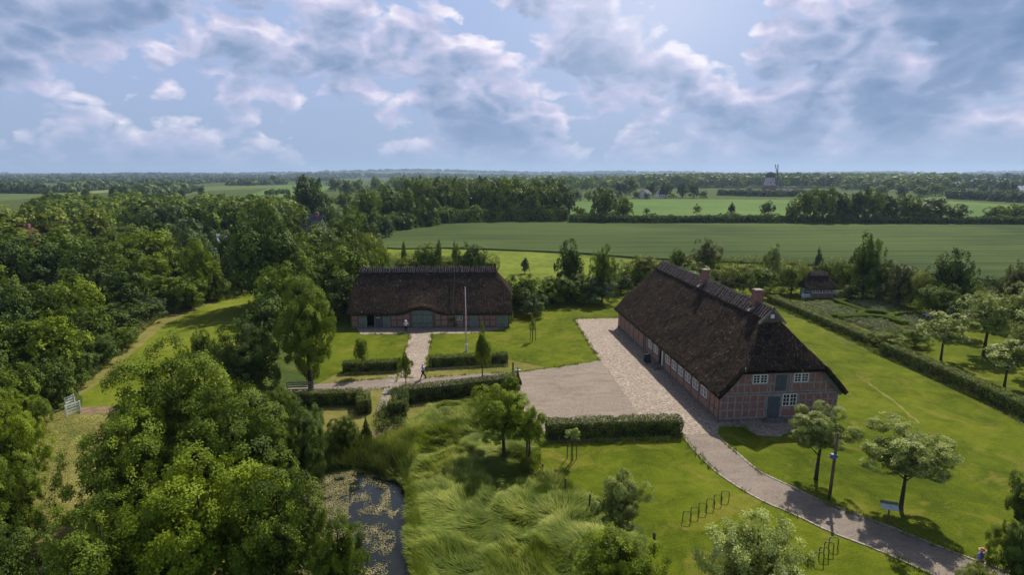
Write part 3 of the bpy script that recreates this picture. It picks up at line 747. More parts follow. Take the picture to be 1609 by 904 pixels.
def door(parent, f, u0, u1, z0, z1, m, planks=5, hinge=True, fr=M_timber, d=.03):
    b = fb_(f); n = planks
    for k in range(n):
        a = u0 + (u1 - u0) * k / n; c = u0 + (u1 - u0) * (k + 1) / n
        b.tb(a + .008, c - .008, .005, d + .012 * (k % 2), z0, z1)
    o = b.build('door', m, parent)
    h = fb_(f)
    h.tb(u0 - .09, u0, .0, .06, z0, z1 + .09); h.tb(u1, u1 + .09, .0, .06, z0, z1 + .09); h.tb(u0, u1, .0, .06, z1, z1 + .09)
    h.build('frame', fr, o)
    if hinge:
        for z in (z0 + (z1 - z0) * .2, z0 + (z1 - z0) * .8):
            q = fb_(f); q.tb(u0 + .02, u0 + (u1 - u0) * .75, d + .014, d + .03, z - .03, z + .03); q.build('hinge', M_metal, o)
    return o

# --- long thatched farmhouse
FA = R(5.5); FO = (18.6, 47.9)
FW, FL = 11.2, 32.6
fh = empty('farmhouse', (FO[0], FO[1], 0), FA, 'long brick farmhouse with a brown thatched roof and two chimneys beside the cobbled yard', 'farmhouse')
fxf = lambda s, t, z: (s + FW / 2, t, z)
gf = lambda u, d, z: (u, -d, z); wf = lambda u, d, z: (-d, u, z)
b = MB(); b.prism([(0, .25), (FW, .25), (FW, 2.45), (FW - 1.75, 4.45), (1.75, 4.45), (0, 2.45)], 'y', 0, .3); b.build('wall', M_brick, fh)
b = MB(); b.prism([(0, .25), (FW, .25), (FW, 2.45), (FW - 1.75, 4.45), (1.75, 4.45), (0, 2.45)], 'y', FL - .3, FL); b.build('wall', M_brick, fh)
b = MB(); b.box(0, .3, .3, FL - .3, .25, 2.5); b.build('wall', M_brickp, fh)
b = MB(); b.box(FW - .3, FW, .3, FL - .3, .25, 2.5); b.build('wall', M_brick, fh)
b = MB(); b.box(-.06, FW + .06, -.06, FL + .06, -.1, .27); b.build('plinth', M_stone, fh)
b = fb_(gf)
top = lambda x: min(4.4, 2.45 + max(0, min(x, FW - x)) * 1.12)
px_ = [.09, .74, 1.42, 2.12, 2.8, 3.52, 4.24, 5.84, 7.4, 8.1, 8.8, 9.5, 10.2, 10.75, 11.1]
for i, x in enumerate(px_): b.tb(x - .075, x + .075, .0, .035, .3, 2.42)
for x in (1.0, 1.55, 2.2, 4.62, 6.45, 8.75, 9.35, 9.9): b.tb(x - .07, x + .07, .0, .035, 2.78, top(x) - .05)
for x in (2.78, 4.36, 6.66, 8.24): b.tb(x - .06, x + .06, .0, .035, 2.78, 4.38)
for x in (3.58, 7.45): b.tb(x - .06, x + .06, .0, .035, 2.78, 3.4)
b.tb(.0, FW, .0, .055, 2.42, 2.56); b.tb(.1, FW - .1, .0, .05, 2.66, 2.78)
for (a, c) in ((0, 4.38), (5.76, 11.2)):
    for z in (1.1,): b.tb(a + .02, c, .002, .028, z - .06, z + .06)
for (a, c) in ((0, 4.38), (7.3, 11.2)): b.tb(a + .02, c, .002, .028, 1.78, 1.9)
b.tb(.0, 4.38, .002, .045, .28, .40); b.tb(5.76, FW, .002, .045, .28, .40)
b.tb(1.0, 4.95, .002, .028, 3.44, 3.56); b.tb(6.2, FW - 1.0, .002, .028, 3.44, 3.56)
b.build('timber_frame', M_timber, fh)
b = fb_(wf)
for y in (.08, 1.0, 2.0, 4.35, 6.15, 8.1, 9.95, 11.75, 13.7, 15.65, 17.65, 19.6, 21.2, 23.2, 25.2, 27.2, 29.2, 31.2, 32.4): b.tb(y - .06, y + .06, .0, .03, .3, 2.4)
b.tb(.15, 14.0, .002, .024, 1.02, 1.10); b.tb(15.5, 19.7, .002, .024, 1.02, 1.10)
b.build('timber_frame', M_timberd, fh)
window(fh, gf, 2.88, 4.27, 3.58, 4.42); window(fh, gf, 6.76, 8.14, 3.58, 4.42); window(fh, gf, 5.86, 7.22, 1.32, 2.5)
door(fh, gf, 4.46, 5.66, .3, 2.3, M_greydoor, 6); h_ = door(fh, gf, 5.02, 6.12, 2.8, 4.36, M_greydoor, 5); h_.name = 'hatch'
for y in (18.65, 16.63, 12.72, 10.82, 9.04, 7.12, 5.21, 3.23): window(fh, wf, y - .62, y + .62, 1.18, 2.16, rows=2, cols=2, fr=.08)
d_ = door(fh, wf, 14.15, 14.62, .38, 2.25, M_mintw, 2, False, M_timberd)
d_ = door(fh, wf, 14.72, 15.25, .38, 2.25, M_black, 2, False, M_timberd, d=.01)  # open half of the doorway: near-black panel stands in for the shade inside
d_ = door(fh, wf, 20.3, 20.9, .35, 2.25, M_board, 3, False, M_timberd)
b = MB(); b.box(-1.05, -.08, 14.1, 15.4, 0, .18); b.box(-.72, -.08, 14.2, 15.3, .18, .33); b.build('step', M_stone, fh)
b = MB(); b.box(4.2, 6.3, -.75, -.08, 0, .16); b.box(4.4, 6.0, -.42, -.08, .16, .3); b.build('step', M_stone, fh)
rf = thatch_roof(fh, FL, FW / 2 + .58, 2.62, 9.62, 5.0, 3.3, 1.6, .55, fxf, seed=1, fibres=22000)
ridge_cap(rf, 2.6, FL - 1.2, 9.62, fxf, half=.85, drop=.95, sticks=.5, seed=4, lift=.2)
# gablet with its dark boarding and small white opening
b = MB(); b.prism([(FW / 2 - 1.15, 8.55), (FW / 2 + 1.15, 8.55), (FW / 2, 9.75)], 'y', 2.35, 2.7); b.build('gablet', M_timberd, rf)
b = MB()
for sg in (-1, 1): b.bar((FW / 2 + sg * 1.3, 2.25, 8.42), (FW / 2 - sg * .08, 2.25, 9.98), .09, .2)
b.build('barge_board', M_stick, rf)
b = MB(); b.box(FW / 2 - .16, FW / 2 + .16, 2.28, 2.36, 8.95, 9.3); b.build('vent_hatch', M_white, rf)
def verge(sg):
    b = MB(); x0 = FW / 2 + sg * (FW / 2 + .2); x1 = FW / 2 + sg * (FW / 2 - 1.75)
    b.bar((x0, -.12, 2.3), (x1, -.12, 4.42), .06, .34); return b.build('verge_board', M_board, fh)
verge(-1); verge(1)
def chimney(roof, x, y, z0, z1, wd, dp):
    b = MB(); b.box(x - wd / 2, x + wd / 2, y - dp / 2, y + dp / 2, z0, z1 - .18)
    b.box(x - wd / 2 - .06, x + wd / 2 + .06, y - dp / 2 - .06, y + dp / 2 + .06, z1 - .18, z1 - .02)
    b.box(x - wd / 2 - .1, x + wd / 2 + .1, y - dp / 2 - .1, y + dp / 2 + .1, z0, z0 + .85)
    c = b.build('chimney', M_chim, roof)
    k = MB(); k.box(x - wd / 2, x + wd / 2, y - dp / 2, y + dp / 2, z1 - .02, z1 + .06); k.build('cap', M_kerb, c)
    k = MB(); k.bar((x - wd / 2 - .75, y - dp / 2 - .1, z0 + .25), (x - wd / 2 - .1, y - dp / 2 - .1, z0 + .62), .5, .04); k.build('flashing', M_stick, c)
    return c
chimney(rf, 5.55, 16.9, 8.9, 11.05, .66, .72)
chimney(rf, 5.7, 5.4, 8.8, 11.0, .78, .75)
b = MB(); pts = [(5.5, 17.2 - i * .97, 11.35 - .55 * math.sin(math.pi * i / 12)) for i in range(13)]; b.tube(pts, .018, 4); b.tube([(5.5, 17.2, 11.1), (5.5, 17.2, 11.9)], .02, 4)
b.build('lightning_wire', M_metal, rf)

# --- thatched barn
BO = (-23.3, 79.7); BA = R(1.3); BW, BD = 22.9, 10.4
bn = empty('barn', (BO[0], BO[1], 0), BA, 'thatched timber-framed barn with a wide green double gate and a stick-topped ridge', 'barn')
bxf = lambda s, t, z: (t, s + BD / 2, z)
gate = (8.75, 11.85)
def barn_front(b, m0=0):
    b.prism([(0, .15), (1.15, .15), (1.15, 2.15), (0, 2.15)], 'y', 0, .3)
b = MB(); b.prism([(0, .12), (2.25, .12), (2.25, 2.05), (3.45, 2.05), (3.45, .12), (gate[0], .12), (gate[0], 3.0), (7.9, 2.95), (6.8, 2.5), (6.2, 2.25), (0, 2.25)], 'y', 0, .3); b.build('wall', M_brickp, bn)
b = MB(); b.prism([(gate[1], .12), (BW, .12), (BW, 2.25), (14.4, 2.25), (13.8, 2.5), (12.8, 2.95), (gate[1], 3.0)], 'y', 0, .3); b.build('wall', M_brickp, bn)
b = MB(); b.box(0, .3, .3, BD, .12, 2.4); b.build('wall', M_brickp, bn)
b = MB(); b.box(BW - .3, BW, .3, BD, .12, 2.4); b.build('wall', M_brickp, bn)
b = MB(); b.box(.3, BW - .3, BD - .3, BD, .12, 2.4); b.build('wall', M_brickp, bn)
b = MB(); b.box(-.05, BW + .05, -.05, BD + .05, -.1, .14); b.build('plinth', M_stone, bn)
b = MB(); b.box(2.2, 3.5, 1.2, 1.3, .14, 2.1); b.build('opening_shade_panel', M_black, bn)  # black board behind the open doorway, its colour stands in for interior shade
b = fb_(gf)
for x in (.08, 1.1, 5.75, 6.6, 7.5, 8.5, 12.1, 13.0, 14.0, 15.0, 16.3, 17.1, 18.5, 19.3, 20.1, 21.0, 22.75): b.tb(x - .07, x + .07, .0, .035, .16, 2.8 if 7 < x < 13.5 else 2.2)
for (a, c) in ((.1, 1.1), (5.7, 8.6), (12.05, 15.1), (16.2, 17.1), (18.5, 21.0)): b.tb(a, c, .002, .028, 1.12, 1.24); b.tb(a, c, .002, .028, .16, .26)
b.tb(5.7, 8.6, .002, .028, 2.0, 2.1); b.tb(12.05, 15.1, .002, .028, 2.0, 2.1)
b.build('timber_frame', M_timberd, bn)
for a, c in ((gate[0] + .04, 10.28), (10.32, gate[1] - .04)):
    b = fb_(gf); n = 7
    for k in range(n): b.tb(a + (c - a) * k / n + .006, a + (c - a) * (k + 1) / n - .006, -.12, -.06 + .012 * (k % 2), .1, 2.72)
    g_ = b.build('gate_leaf', M_greendoor, bn)
    for z in (.62, 1.92): h = fb_(gf); h.tb(a + .05, c - .05, -.05, -.03, z, z + .1); h.build('strap', M_metal, g_)
b = fb_(gf); b.tb(gate[0] - .1, gate[0] + .02, -.05, .06, .1, 2.85); b.tb(gate[1] - .02, gate[1] + .1, -.05, .06, .1, 2.85); b.tb(gate[0], gate[1], -.05, .06, 2.74, 2.9); b.build('gate_frame', M_timberd, bn)
door(bn, gf, 1.28, 2.2, .14, 2.0, M_greendoor, 5)
d_ = door(bn, gf, 3.5, 4.62, .14, 1.98, M_greydoor, 6, False)
k = fb_(gf); k.tb(3.72, 3.98, .045, .06, 1.52, 1.62); k.tb(4.02, 4.2, .045, .06, 1.52, 1.62); k.build('notice', M_white, d_)
door(bn, gf, 4.72, 5.55, .14, 2.0, M_greendoor, 4)
door(bn, gf, 17.25, 18.35, .14, 2.0, M_greendoor, 5, False)
door(bn, gf, 21.15, 22.6, .14, 2.05, M_greendoor, 6)
window(bn, gf, 15.15, 16.15, 1.18, 2.08, rows=3, cols=2, m=M_mintw)
br_ = thatch_roof(bn, BW, BD / 2 + .55, 2.2, 7.75, 4.5, .6, 2.0, .45, bxf, bump=(10.3, 2.3, .85), seed=3, fibres=11000, m=M_thatchb)
ridge_cap(br_, .4, BW - 1.9, 7.75, bxf, half=.6, drop=.62, sticks=.33, seed=8)
b = MB(); rnd = random.Random(9)
for k in range(60):
    u = rnd.uniform(-1, 1); x = 10.3 + u * 1.9; z = 2.95 + .32 * (1 - u * u) + rnd.uniform(0, .35); y = -.62 + (z - 2.9) * .9
    b.bar((x, y, z), (x + rnd.uniform(-.3, .3), y + rnd.uniform(-.15, .05), z + rnd.uniform(-.12, .2)), .05, .035)
b.build('fresh_reed_edge', M_reed, br_)
b = MB(); b.tube([(14.75, BD / 2, 8.3), (14.75, BD / 2 - .6, 7.55), (14.75, -.62, 2.3), (14.75, -.4, 1.0)], .022, 4); b.tube([(14.75, BD / 2, 7.8), (14.75, BD / 2, 9.0)], .02, 4)
b.tube([(1.9, BD / 2, 7.6), (1.9, BD / 2, 10.6)], .035, 5); b.build('lightning_rod', M_metal, br_)

# --- garden pavilion
PX, PY = G(1273.5, 471); pv = empty('garden_pavilion', (PX, PY, 0), R(2), 'small thatched garden pavilion with white windows at the end of the flower garden', 'pavilion')
PW, PD = 4.0, 3.6
b = MB(); b.box(0, PW, 0, .2, 0, 1.05); b.box(0, .2, .2, PD, 0, 1.05); b.box(PW - .2, PW, .2, PD, 0, 1.05); b.box(.2, PW - .2, PD - .2, PD, 0, 2.2); b.build('wall', M_brick, pv)
M_bluetim = mat('blue_grey_timber', two((.16, .22, .26), (.26, .33, .36), 4), .9, .1)
b = MB()
for (x, y) in ((.08, .08), (1.3, .08), (2.65, .08), (PW - .08, .08), (.08, PD - .1), (.08, 1.8), (PW - .08, PD - .1)): b.box(x - .09, x + .09, y - .09, y + .09, 0, 2.25)
b.box(-.02, PW + .02, -.03, .16, 1.02, 1.16); b.box(-.02, PW + .02, -.03, .16, 2.1, 2.28); b.box(-.03, .16, 0, PD, 2.1, 2.28); b.box(-.03, .16, 0, PD, 1.02, 1.16)
b.build('timber_frame', M_bluetim, pv)
for (a, c) in ((.2, 1.2), (1.42, 2.55), (2.77, 3.8)): window(pv, gf, a, c, 1.2, 2.08, rows=2, cols=2, fr=.08)
window(pv, wf, .3, 1.6, 1.2, 2.08, rows=2, cols=2, fr=.07, m=M_mintw)
door(pv, wf, 2.1, 3.2, .1, 2.05, M_mintw, 4, False, M_bluetim)
pxf = lambda s, t, z: (t, s + PD / 2, z)
pr_ = thatch_roof(pv, PW, PD / 2 + .75, 2.05, 4.5, 2.1, 1.0, 1.0, .95, pxf, thick=.28, seed=6, fibres=1800, step=.25, m=M_thatchd)
ridge_cap(pr_, .35, PW - .35, 4.45, pxf, half=.62, drop=.6, sticks=.28, seed=3, m=mat('reddish_heather', two((.06, .035, .025), (.20, .10, .06), 6), 1, .05))

# --- windmill on the far ridge
mx_, my_ = 323.5, 726.0
wm = empty('windmill', (mx_, my_, 0), R(20), 'old smock windmill with a pale shingled tower and dark cap above the far hedges', 'windmill')
wm.scale = (1.1, 1.1, 1.1)
def ringed(b, zs, rs, n=8, mi=0): b.tube([(0, 0, z) for z in zs], rs, n, mi)
b = MB(); ringed(b, [0, 5.5, 7], [8.4, 8.2, 7.8]); b.build('base', M_chim, wm, smooth=False)
b = MB(); ringed(b, [3.9, 6, 11, 16], [7.4, 6.7, 5.7, 4.9]); b.build('tower', M_mill, wm)
b = MB(); ringed(b, [15.9, 16.2, 18.2, 20.2, 21.8, 22.4], [5.2, 5.5, 5.3, 4.2, 2.2, .3], 14); b.build('cap', M_millcap, wm, smooth=True)
b = MB(); ringed(b, [5.4, 5.6], [9.4, 9.4], 16)
for k in range(16):
    a = k * math.pi / 8; b.bar((9.2 * math.cos(a), 9.2 * math.sin(a), 5.6), (9.2 * math.cos(a), 9.2 * math.sin(a), 6.7), .2, .2)
b.tube([(9.2 * math.cos(k * math.pi / 8), 9.2 * math.sin(k * math.pi / 8), 6.7) for k in range(17)], .1, 4, cap=False); b.build('gallery', M_timber, wm)
hub = Vector((5.6, -4.8, 19.2)); ax = Vector((.80, -.55, .18)).normalized(); e1 = ax.cross(Vector((0, 0, 1))).normalized(); e2 = e1.cross(ax).normalized()
b = MB(); b.tube([hub - ax * 4, hub + ax * .8], .6, 8); b.build('windshaft', M_millcap, wm)
for k in range(4):
    a = R(35 if k % 2 == 0 else 145) + (math.pi if k > 1 else 0)
    a = R([28, 152, 208, 332][k]); a = R(90) + R([-38, 38, 142, 218][k])
    d = e1 * math.cos(a) + e2 * math.sin(a); q = ax.cross(d).normalized(); b = MB()
    b.bar(hub, hub + d * 14, .75, .75, up=ax)
    for j in range(12):
        p = hub + d * (2.6 + j); b.bar(p - q * .4, p + q * 1.7, .26, .26, up=ax)
    for o_ in (-.4, .65, 1.7): b.bar(hub + d * 2.6 + q * o_, hub + d * 13.6 + q * o_, .14, .14, up=ax)
    b.build('sail', M_timberd, wm)
for z, a in ((13, -1.7), (9.5, -1.2), (9.5, -2.2)):
    r_ = 5.55 if z > 12 else 6.2; b = MB(); b.box(r_ * math.cos(a) - .45, r_ * math.cos(a) + .45, r_ * math.sin(a) - .2, r_ * math.sin(a) + .2, z, z + 1.3); b.build('window', M_black, wm)

def house(name, cx, base, wpx, hgt, roofh, mw, mr, label, yaw=0, dp=9, windows=3, cat='house', group=None):
    x, y = G(cx, base); wd = wpx * DEP(y) / F
    e = empty(name, (x, y, 0), R(yaw), label, cat, group)
    b = MB(); b.prism([(-dp / 2, 0), (dp / 2, 0), (dp / 2, hgt), (0, hgt + roofh), (-dp / 2, hgt)], 'x', -wd / 2, wd / 2); b.build('wall', mw, e)
    b = MB()
    for sg in (-1, 1):
        p = [(sg * (dp / 2 + .5), hgt - .35), (0, hgt + roofh + .15), (0, hgt + roofh + .45), (sg * (dp / 2 + .5), hgt - .05)]
        b.prism(p, 'x', -wd / 2 - .5, wd / 2 + .5)
    r_ = b.build('roof', mr, e)
    b = MB(); b.box(wd * .15, wd * .15 + .8, -.4, .4, hgt + roofh - .5, hgt + roofh + 1.3); b.build('chimney', M_chim, r_)
    for k in range(windows):
        u = -wd / 2 + wd * (k + .5) / windows; b = MB(); b.box(u - .6, u + .6, -dp / 2 - .06, -dp / 2, 1.0, 2.3); w_ = b.build('window', M_white, e)
        b = MB(); b.box(u - .48, u + .48, -dp / 2 - .08, -dp / 2 - .065, 1.12, 2.18); b.build('pane', M_glass, w_)
    return e
house('mill_outbuilding', 1232, 306, 26, 3.2, 2.6, M_chim, M_roofdk, 'low brick building with a dark roof right beside the windmill', 0, 8, 4, 'outbuilding')
house('farm_building', 1013, 312, 14, 4.0, 3.8, M_render, M_stone, 'pale house with a grey roof between round trees beyond the second field', 50, 10)
house('farm_building', 1037, 311, 10, 3.5, 3, M_render, M_roofdk, 'small white house half hidden between two round trees left of the windmill', 10, 7)
house('cottage', 883, 301, 12, 3.5, 4.0, M_render, M_roofred, 'distant cottage with an orange tiled roof right of the big wood', 0, 8)
house('farm_building', 968, 293, 24, 5, 6, M_roofred, M_timberd, 'long distant barn with a dark red roof among the trees on the skyline', 0, 12)
house('cottage', 497, 395, 26, 4.5, 5.5, M_render, M_roofdk, 'house with a purple-grey roof half hidden in the trees left of the barn', -12, 9)
house('cottage', 355, 408, 15, 2.8, 3.6, M_render, M_roofgl, 'house with a pale blue-grey roof peeping out of the left wood', 35, 8)
house('cottage', 47, 408, 20, 3.6, 4.4, M_brick, M_roofred, 'house with a rusty red roof buried in the trees at the far left', 5, 8)
house('cottage', 1601, 306, 12, 5, 4, M_render, M_render, 'white house beyond the hedge at the far right of the skyline', 5, 9)
house('cottage', 1556, 303, 10, 4, 4, M_render, M_roofdk, 'small white gabled house in the tree line at the far right', 15, 8)

# ------------------------------------------------------------------ yard furniture
x, y = G(733, 553)
fp = empty('flagpole', (x, y, 0), 0, 'tall white flagpole with a red cord standing on the lawn in front of the barn', 'flagpole')
b = MB(); b.tube([(0, 0, .9), (0, 0, 4.5), (-.03, 0, 8.2)], [.065, .052, .03], 8); b.build('pole', M_galv, fp, True)
b = MB(); b.box(-.14, .14, -.1, .1, 0, 1.05); b.build('base_bracket', M_galv, fp)
b = MB(); b.tube([(-.09, -.05, 1.2), (-.10, -.05, 4.5), (-.09, -.02, 8.1)], .014, 4); b.build('cord', mat('red_cord', (.5, .2, .2)), fp)
b = MB(); b.tube([(-.03, 0, 8.2), (-.03, 0, 8.27), (-.03, 0, 8.34)], [.03, .06, .02], 8); b.build('finial', M_galv, fp)

def post(px, py, h, r, label, group=None, mt=M_wood, lean=0):
    x, y = G(px, py); b = MB(); b.tube([(0, 0, -.05), (lean * .5, 0, h * .5), (lean, 0, h - .03), (lean, 0, h)], [r * 1.05, r, r * .95, r * .5], 8)
    o = b.build('wooden_post', mt); o.location = (x, y, 0); tag(o, label, 'post', group); return o
post(806, 600, 2.2, .09, 'dark brown wooden post at the left corner of the gravel yard')
post(852, 748, .95, .07, 'short weathered fence post nearest to the two-trunked tree', lean=.03)
post(889, 776, 1.15, .07, 'weathered fence post below the staked sapling, where its shadow falls', lean=-.04)
post(926, 803, 1.2, .07, 'short fence post at the left edge of the loose grey apple tree', lean=.02)
post(1028, 868, 1.3, .09, 'dark fence post between the two bottom fruit trees on the lawn', lean=-.06)
post(828, 725, 1.7, .09, 'brown fence post right beside the two-trunked tree')

x, y = G(1303, 785)
lp = empty('telegraph_post', (x, y, 0), 0, 'tall brown wooden pole with a blue box between the two apple trees by the footpath', 'pole')
b = MB(); b.tube([(0, 0, -.05), (.02, 0, 2.5), (.05, 0, 4.9)], [.11, .10, .085], 10); b.build('pole', M_wood, lp, True)
b = MB(); b.box(-.3, -.06, -.2, .02, 3.1, 3.42); b.box(-.09, .14, -.14, -.10, 3.15, 3.35); b.build('box', M_blue, lp)
b = MB(); b.bar((-.45, -.12, 3.26), (.2, -.12, 3.26), .05, .05); b.build('bracket', M_metal, lp)

x, y = G(1395, 822)
sg_ = empty('information_sign', (x, y, 0), R(-18), 'low desk-like information board on a post under the widest apple tree', 'sign')
b = MB(); b.tube([(0, .05, 0), (0, .05, 1.15)], .05, 8); b.build('post', M_wood, sg_)
b = MB(); b.bar((0, -.18, 1.0), (0, .16, 1.2), .95, .04); b.build('panel', mat('pale_panel', two((.42, .48, .5), (.6, .64, .62), 6)), sg_)
b = MB(); b.bar((0, .17, 1.22), (0, .33, 1.32), 1.0, .05); b.build('top_board', M_board, sg_)

x, y = G(1017, 571)
af = empty('a_frame_board', (x, y, 0), R(15), 'dark green folding pavement board standing in the shade by the farmhouse wall', 'sign')
for sg, nm in ((-1, 'front_panel'), (1, 'back_panel')):
    b = MB(); b.bar((0, sg * .32, .12), (0, sg * .03, 1.12), .72, .04, up=(1, 0, 0)); 
    b = MB(); b.add([(-.36, sg * .32, .12), (.36, sg * .32, .12), (.36, sg * .03, 1.12), (-.36, sg * .03, 1.12), (-.36, sg * .28, .12), (.36, sg * .28, .12), (.36, sg * -.01, 1.12), (-.36, sg * -.01, 1.12)],
        [(0, 1, 2, 3), (7, 6, 5, 4), (0, 4, 5, 1), (1, 5, 6, 2), (2, 6, 7, 3), (3, 7, 4, 0)]); p_ = b.build(nm, M_dgreen, af)
    if sg < 0:
        k = MB()
        for i, wd in enumerate((.42, .3, .36)):
            z = .85 - i * .2; yy = -.32 + (z - .12) * .29 - .012; k.box(-wd / 2, wd / 2, yy - .004, yy + .004, z, z + .035)
        k.build('faded_line', M_board, p_)
b = MB(); b.box(-.3, .12, -.05, .06, 1.11, 1.15); b.build('top_leaflet', M_white, af)

x, y = G(814, 583)
sp_ = empty('ground_spotlight', (x, y, 0), R(20), 'small dark spotlight with a pale lens on the grass by the yard corner post', 'spotlight')
b = MB(); b.tube([(0, 0, 0), (0, 0, .22)], .03, 6); b.build('stake', M_metal, sp_)
b = MB(); b.tube([(-.05, .12, .24), (0, -.02, .32), (.02, -.14, .38)], [.08, .13, .15], 10); b.build('housing', M_dgreen, sp_)
b = MB(); b.tube([(.02, -.145, .385), (.022, -.16, .39)], .13, 10); b.build('lens', M_white, sp_)
b = MB(); b.box(-.28, -.05, -.12, .12, 0, .12); b.box(.05, .26, -.15, .08, 0, .1); b.build('junction_box', M_galv, sp_)

def hoop(x, y, rz, label, group):
    b = MB(); w2 = .25; h = .70
    pts = [(-w2, 0, -.05), (-w2, 0, h - .14)] + [(-w2 + .14 - .14 * math.cos(a), 0, h - .14 + .14 * math.sin(a)) for a in (.5, 1.05, 1.57)] + \
          [(w2 - .14 + .14 * math.sin(a), 0, h - .14 + .14 * math.cos(a)) for a in (0, .5, 1.05, 1.57)] + [(w2, 0, -.05)]
    b.tube(pts, .028, 6); b.bar((-w2, 0, .38), (w2, 0, .38), .03, .03) if False else None
    o = b.build('bicycle_stand', M_metal, None, True); o.location = (x, y, 0); o.rotation_euler = (0, 0, rz); tag(o, label, 'bicycle stand', group); return o
p0 = Vector(G(1079, 820)); p1 = Vector(G(1139, 787)); ords = ['nearest the loose grey apple tree, first', 'second', 'third', 'fourth', 'fifth', 'sixth and last, nearest the footpath,']
for i in range(6):
    p = p0.lerp(p1, i / 5); hoop(p.x, p.y, R(-12), 'black bicycle hoop, %s of the row of six' % ords[i], 'bicycle hoops on the lawn')
p0 = Vector(G(1286, 886)); p1 = Vector(G(1309, 862))
for i, q in enumerate(('lowest, nearest the bottom edge', 'second from the bottom', 'third from the bottom', 'topmost, nearest the footpath')):
    p = p0.lerp(p1, i / 3); hoop(p.x, p.y, R(-12), 'black hoop, %s in the short row of four' % q, 'bicycle hoops by the bushy apple tree')

def bench(px, py, rz, label):
    x, y = G(px, py); e = empty('garden_bench', (x, y, 0), rz, label, 'bench', 'white garden benches')
    b = MB()
    for k in range(4): b.box(-.8, .8, .0 + k * .13, .11 + k * .13, .43, .46)
    b.build('seat', M_white, e)
    b = MB()
    for k in range(3): b.bar((-.8, .56 + k * .03, .60 + k * .15), (.8, .56 + k * .03, .60 + k * .15), .03, .12)
    b.build('backrest', M_white, e)
    for sx in (-1, 1):
        for yy in (.03, .52):
            b = MB(); b.box(sx * .76 - .03, sx * .76 + .03, yy - .03, yy + .03, 0, .45 if yy < .1 else .98); b.build('leg', M_white, e)
        b = MB(); b.box(sx * .78 - .04, sx * .78 + .04, 0, .56, .64, .69); b.build('armrest', M_white, e)
    return e
bench(1268.5, 471.5, R(8), 'white slatted bench in front of the pavilion, left of its door')
bench(1342, 469, R(0), 'white slatted bench on the grass right of the pavilion')
bench(1309, 466, R(-80), 'white bench seen end-on against the right side of the pavilion')
bench(1452, 499, R(-105), 'white bench half hidden behind the pale fruit tree at the garden\'s right end')

def gate5(px, py, rz, L_, label, m, name='field_gate'):
    x, y = G(px, py); e = empty(name, (x, y, 0), rz, label, 'gate')
    for u in (0, L_):
        b = MB(); b.box(u - .05, u + .05, -.05, .05, 0, 1.12); b.build('post', m, e)
    for z in (.28, .56, .84, 1.04):
        b = MB(); b.bar((.06, 0, z), (L_ - .06, 0, z), .035, .13); b.build('rail', m, e)
    return e
def gate_between(pa, pb, label, m, name):
    a = Vector(G(*pa)); c = Vector(G(*pb)); d = c - a; gate5(pa[0], pa[1], math.atan2(d.y, d.x), d.length, label, m, name)
gate_between((105, 656), (127, 648), 'white-painted wooden rail fence panel, the nearer one at the hedge end', M_white, 'rail_fence')
gate_between((104, 643), (118, 637), 'white-painted wooden rail fence panel, the shorter one behind against the hedge', M_white, 'rail_fence')
gate5(452, 617, R(4), 2.6, 'weathered wooden field gate across the lane under the big maple', M_timber)
x, y = G(492, 600); b = MB(); b.box(-.08, .08, -.03, .03, 0, 1.3); b.box(-.12, .12, -.05, -.03, 1.0, 1.3); o = b.build('marker_post', M_white); o.location = (x, y, 0)
tag(o, 'slim white marker post in the shade below the upright maple', 'marker post')
# staked saplings
def stakes(px, py, label):
    x, y = G(px, py); e = empty('tree_guard', (x, y, 0), R(20), label, 'tree guard')
    for k in range(3):
        a = k * 2.094; b = MB(); b.tube([(.42 * math.cos(a), .42 * math.sin(a), 0), (.40 * math.cos(a), .40 * math.sin(a), 1.75)], .04, 6); b.build('stake', M_wood, e)
    b = MB(); P_ = [(.4 * math.cos(k * 2.094), .4 * math.sin(k * 2.094), 1.6) for k in range(4)]; b.tube(P_, .025, 4); b.build('tie_rail', M_wood, e)
stakes(837, 536, 'three brown stakes round the thin sapling on the lawn right of the barn')
stakes(898, 724, 'three brown stakes round the small pale sapling below the yard hedge')

# ------------------------------------------------------------------ people
def person(px, py, yaw, joints, radii, edges, parts, label, hgt=1.75):
    x, y = G(px, py); e = None
    def skin(js, es, rad, name, mt, parent):
        me = bpy.data.meshes.new(name); me.from_pydata([joints[j] for j in js], [], [(js.index(a), js.index(c)) for a, c in es]); me.materials.append(mt)
        o = bpy.data.objects.new(name, me); link(o, parent)
        bm = bmesh.new(); bm.from_mesh(me); ly = bm.verts.layers.skin.verify()
        for i, v in enumerate(bm.verts):
            r_ = rad[js[i]]; v[ly].radius = r_ if isinstance(r_, tuple) else (r_, r_); v[ly].use_root = (i == 0)
        bm.to_mesh(me); bm.free()
        md = o.modifiers.new('skin', 'SKIN'); md.use_smooth_shade = True
        sb = o.modifiers.new('sub', 'SUBSURF'); sb.levels = 2; sb.render_levels = 2
        return o
    body = skin(list(joints), edges, radii, 'person', M_skin, None)
    body.location = (x, y, 0); body.rotation_euler = (0, 0, yaw); body.scale = (hgt / 1.75,) * 3
    tag(body, label, 'person')
    for (nm, js, es, mt, grow) in parts:
        rad = {j: tuple(q + grow for q in (radii[j] if isinstance(radii[j], tuple) else (radii[j],) * 2)) for j in js}
        skin(js, es, rad, nm, mt, body)
    return body
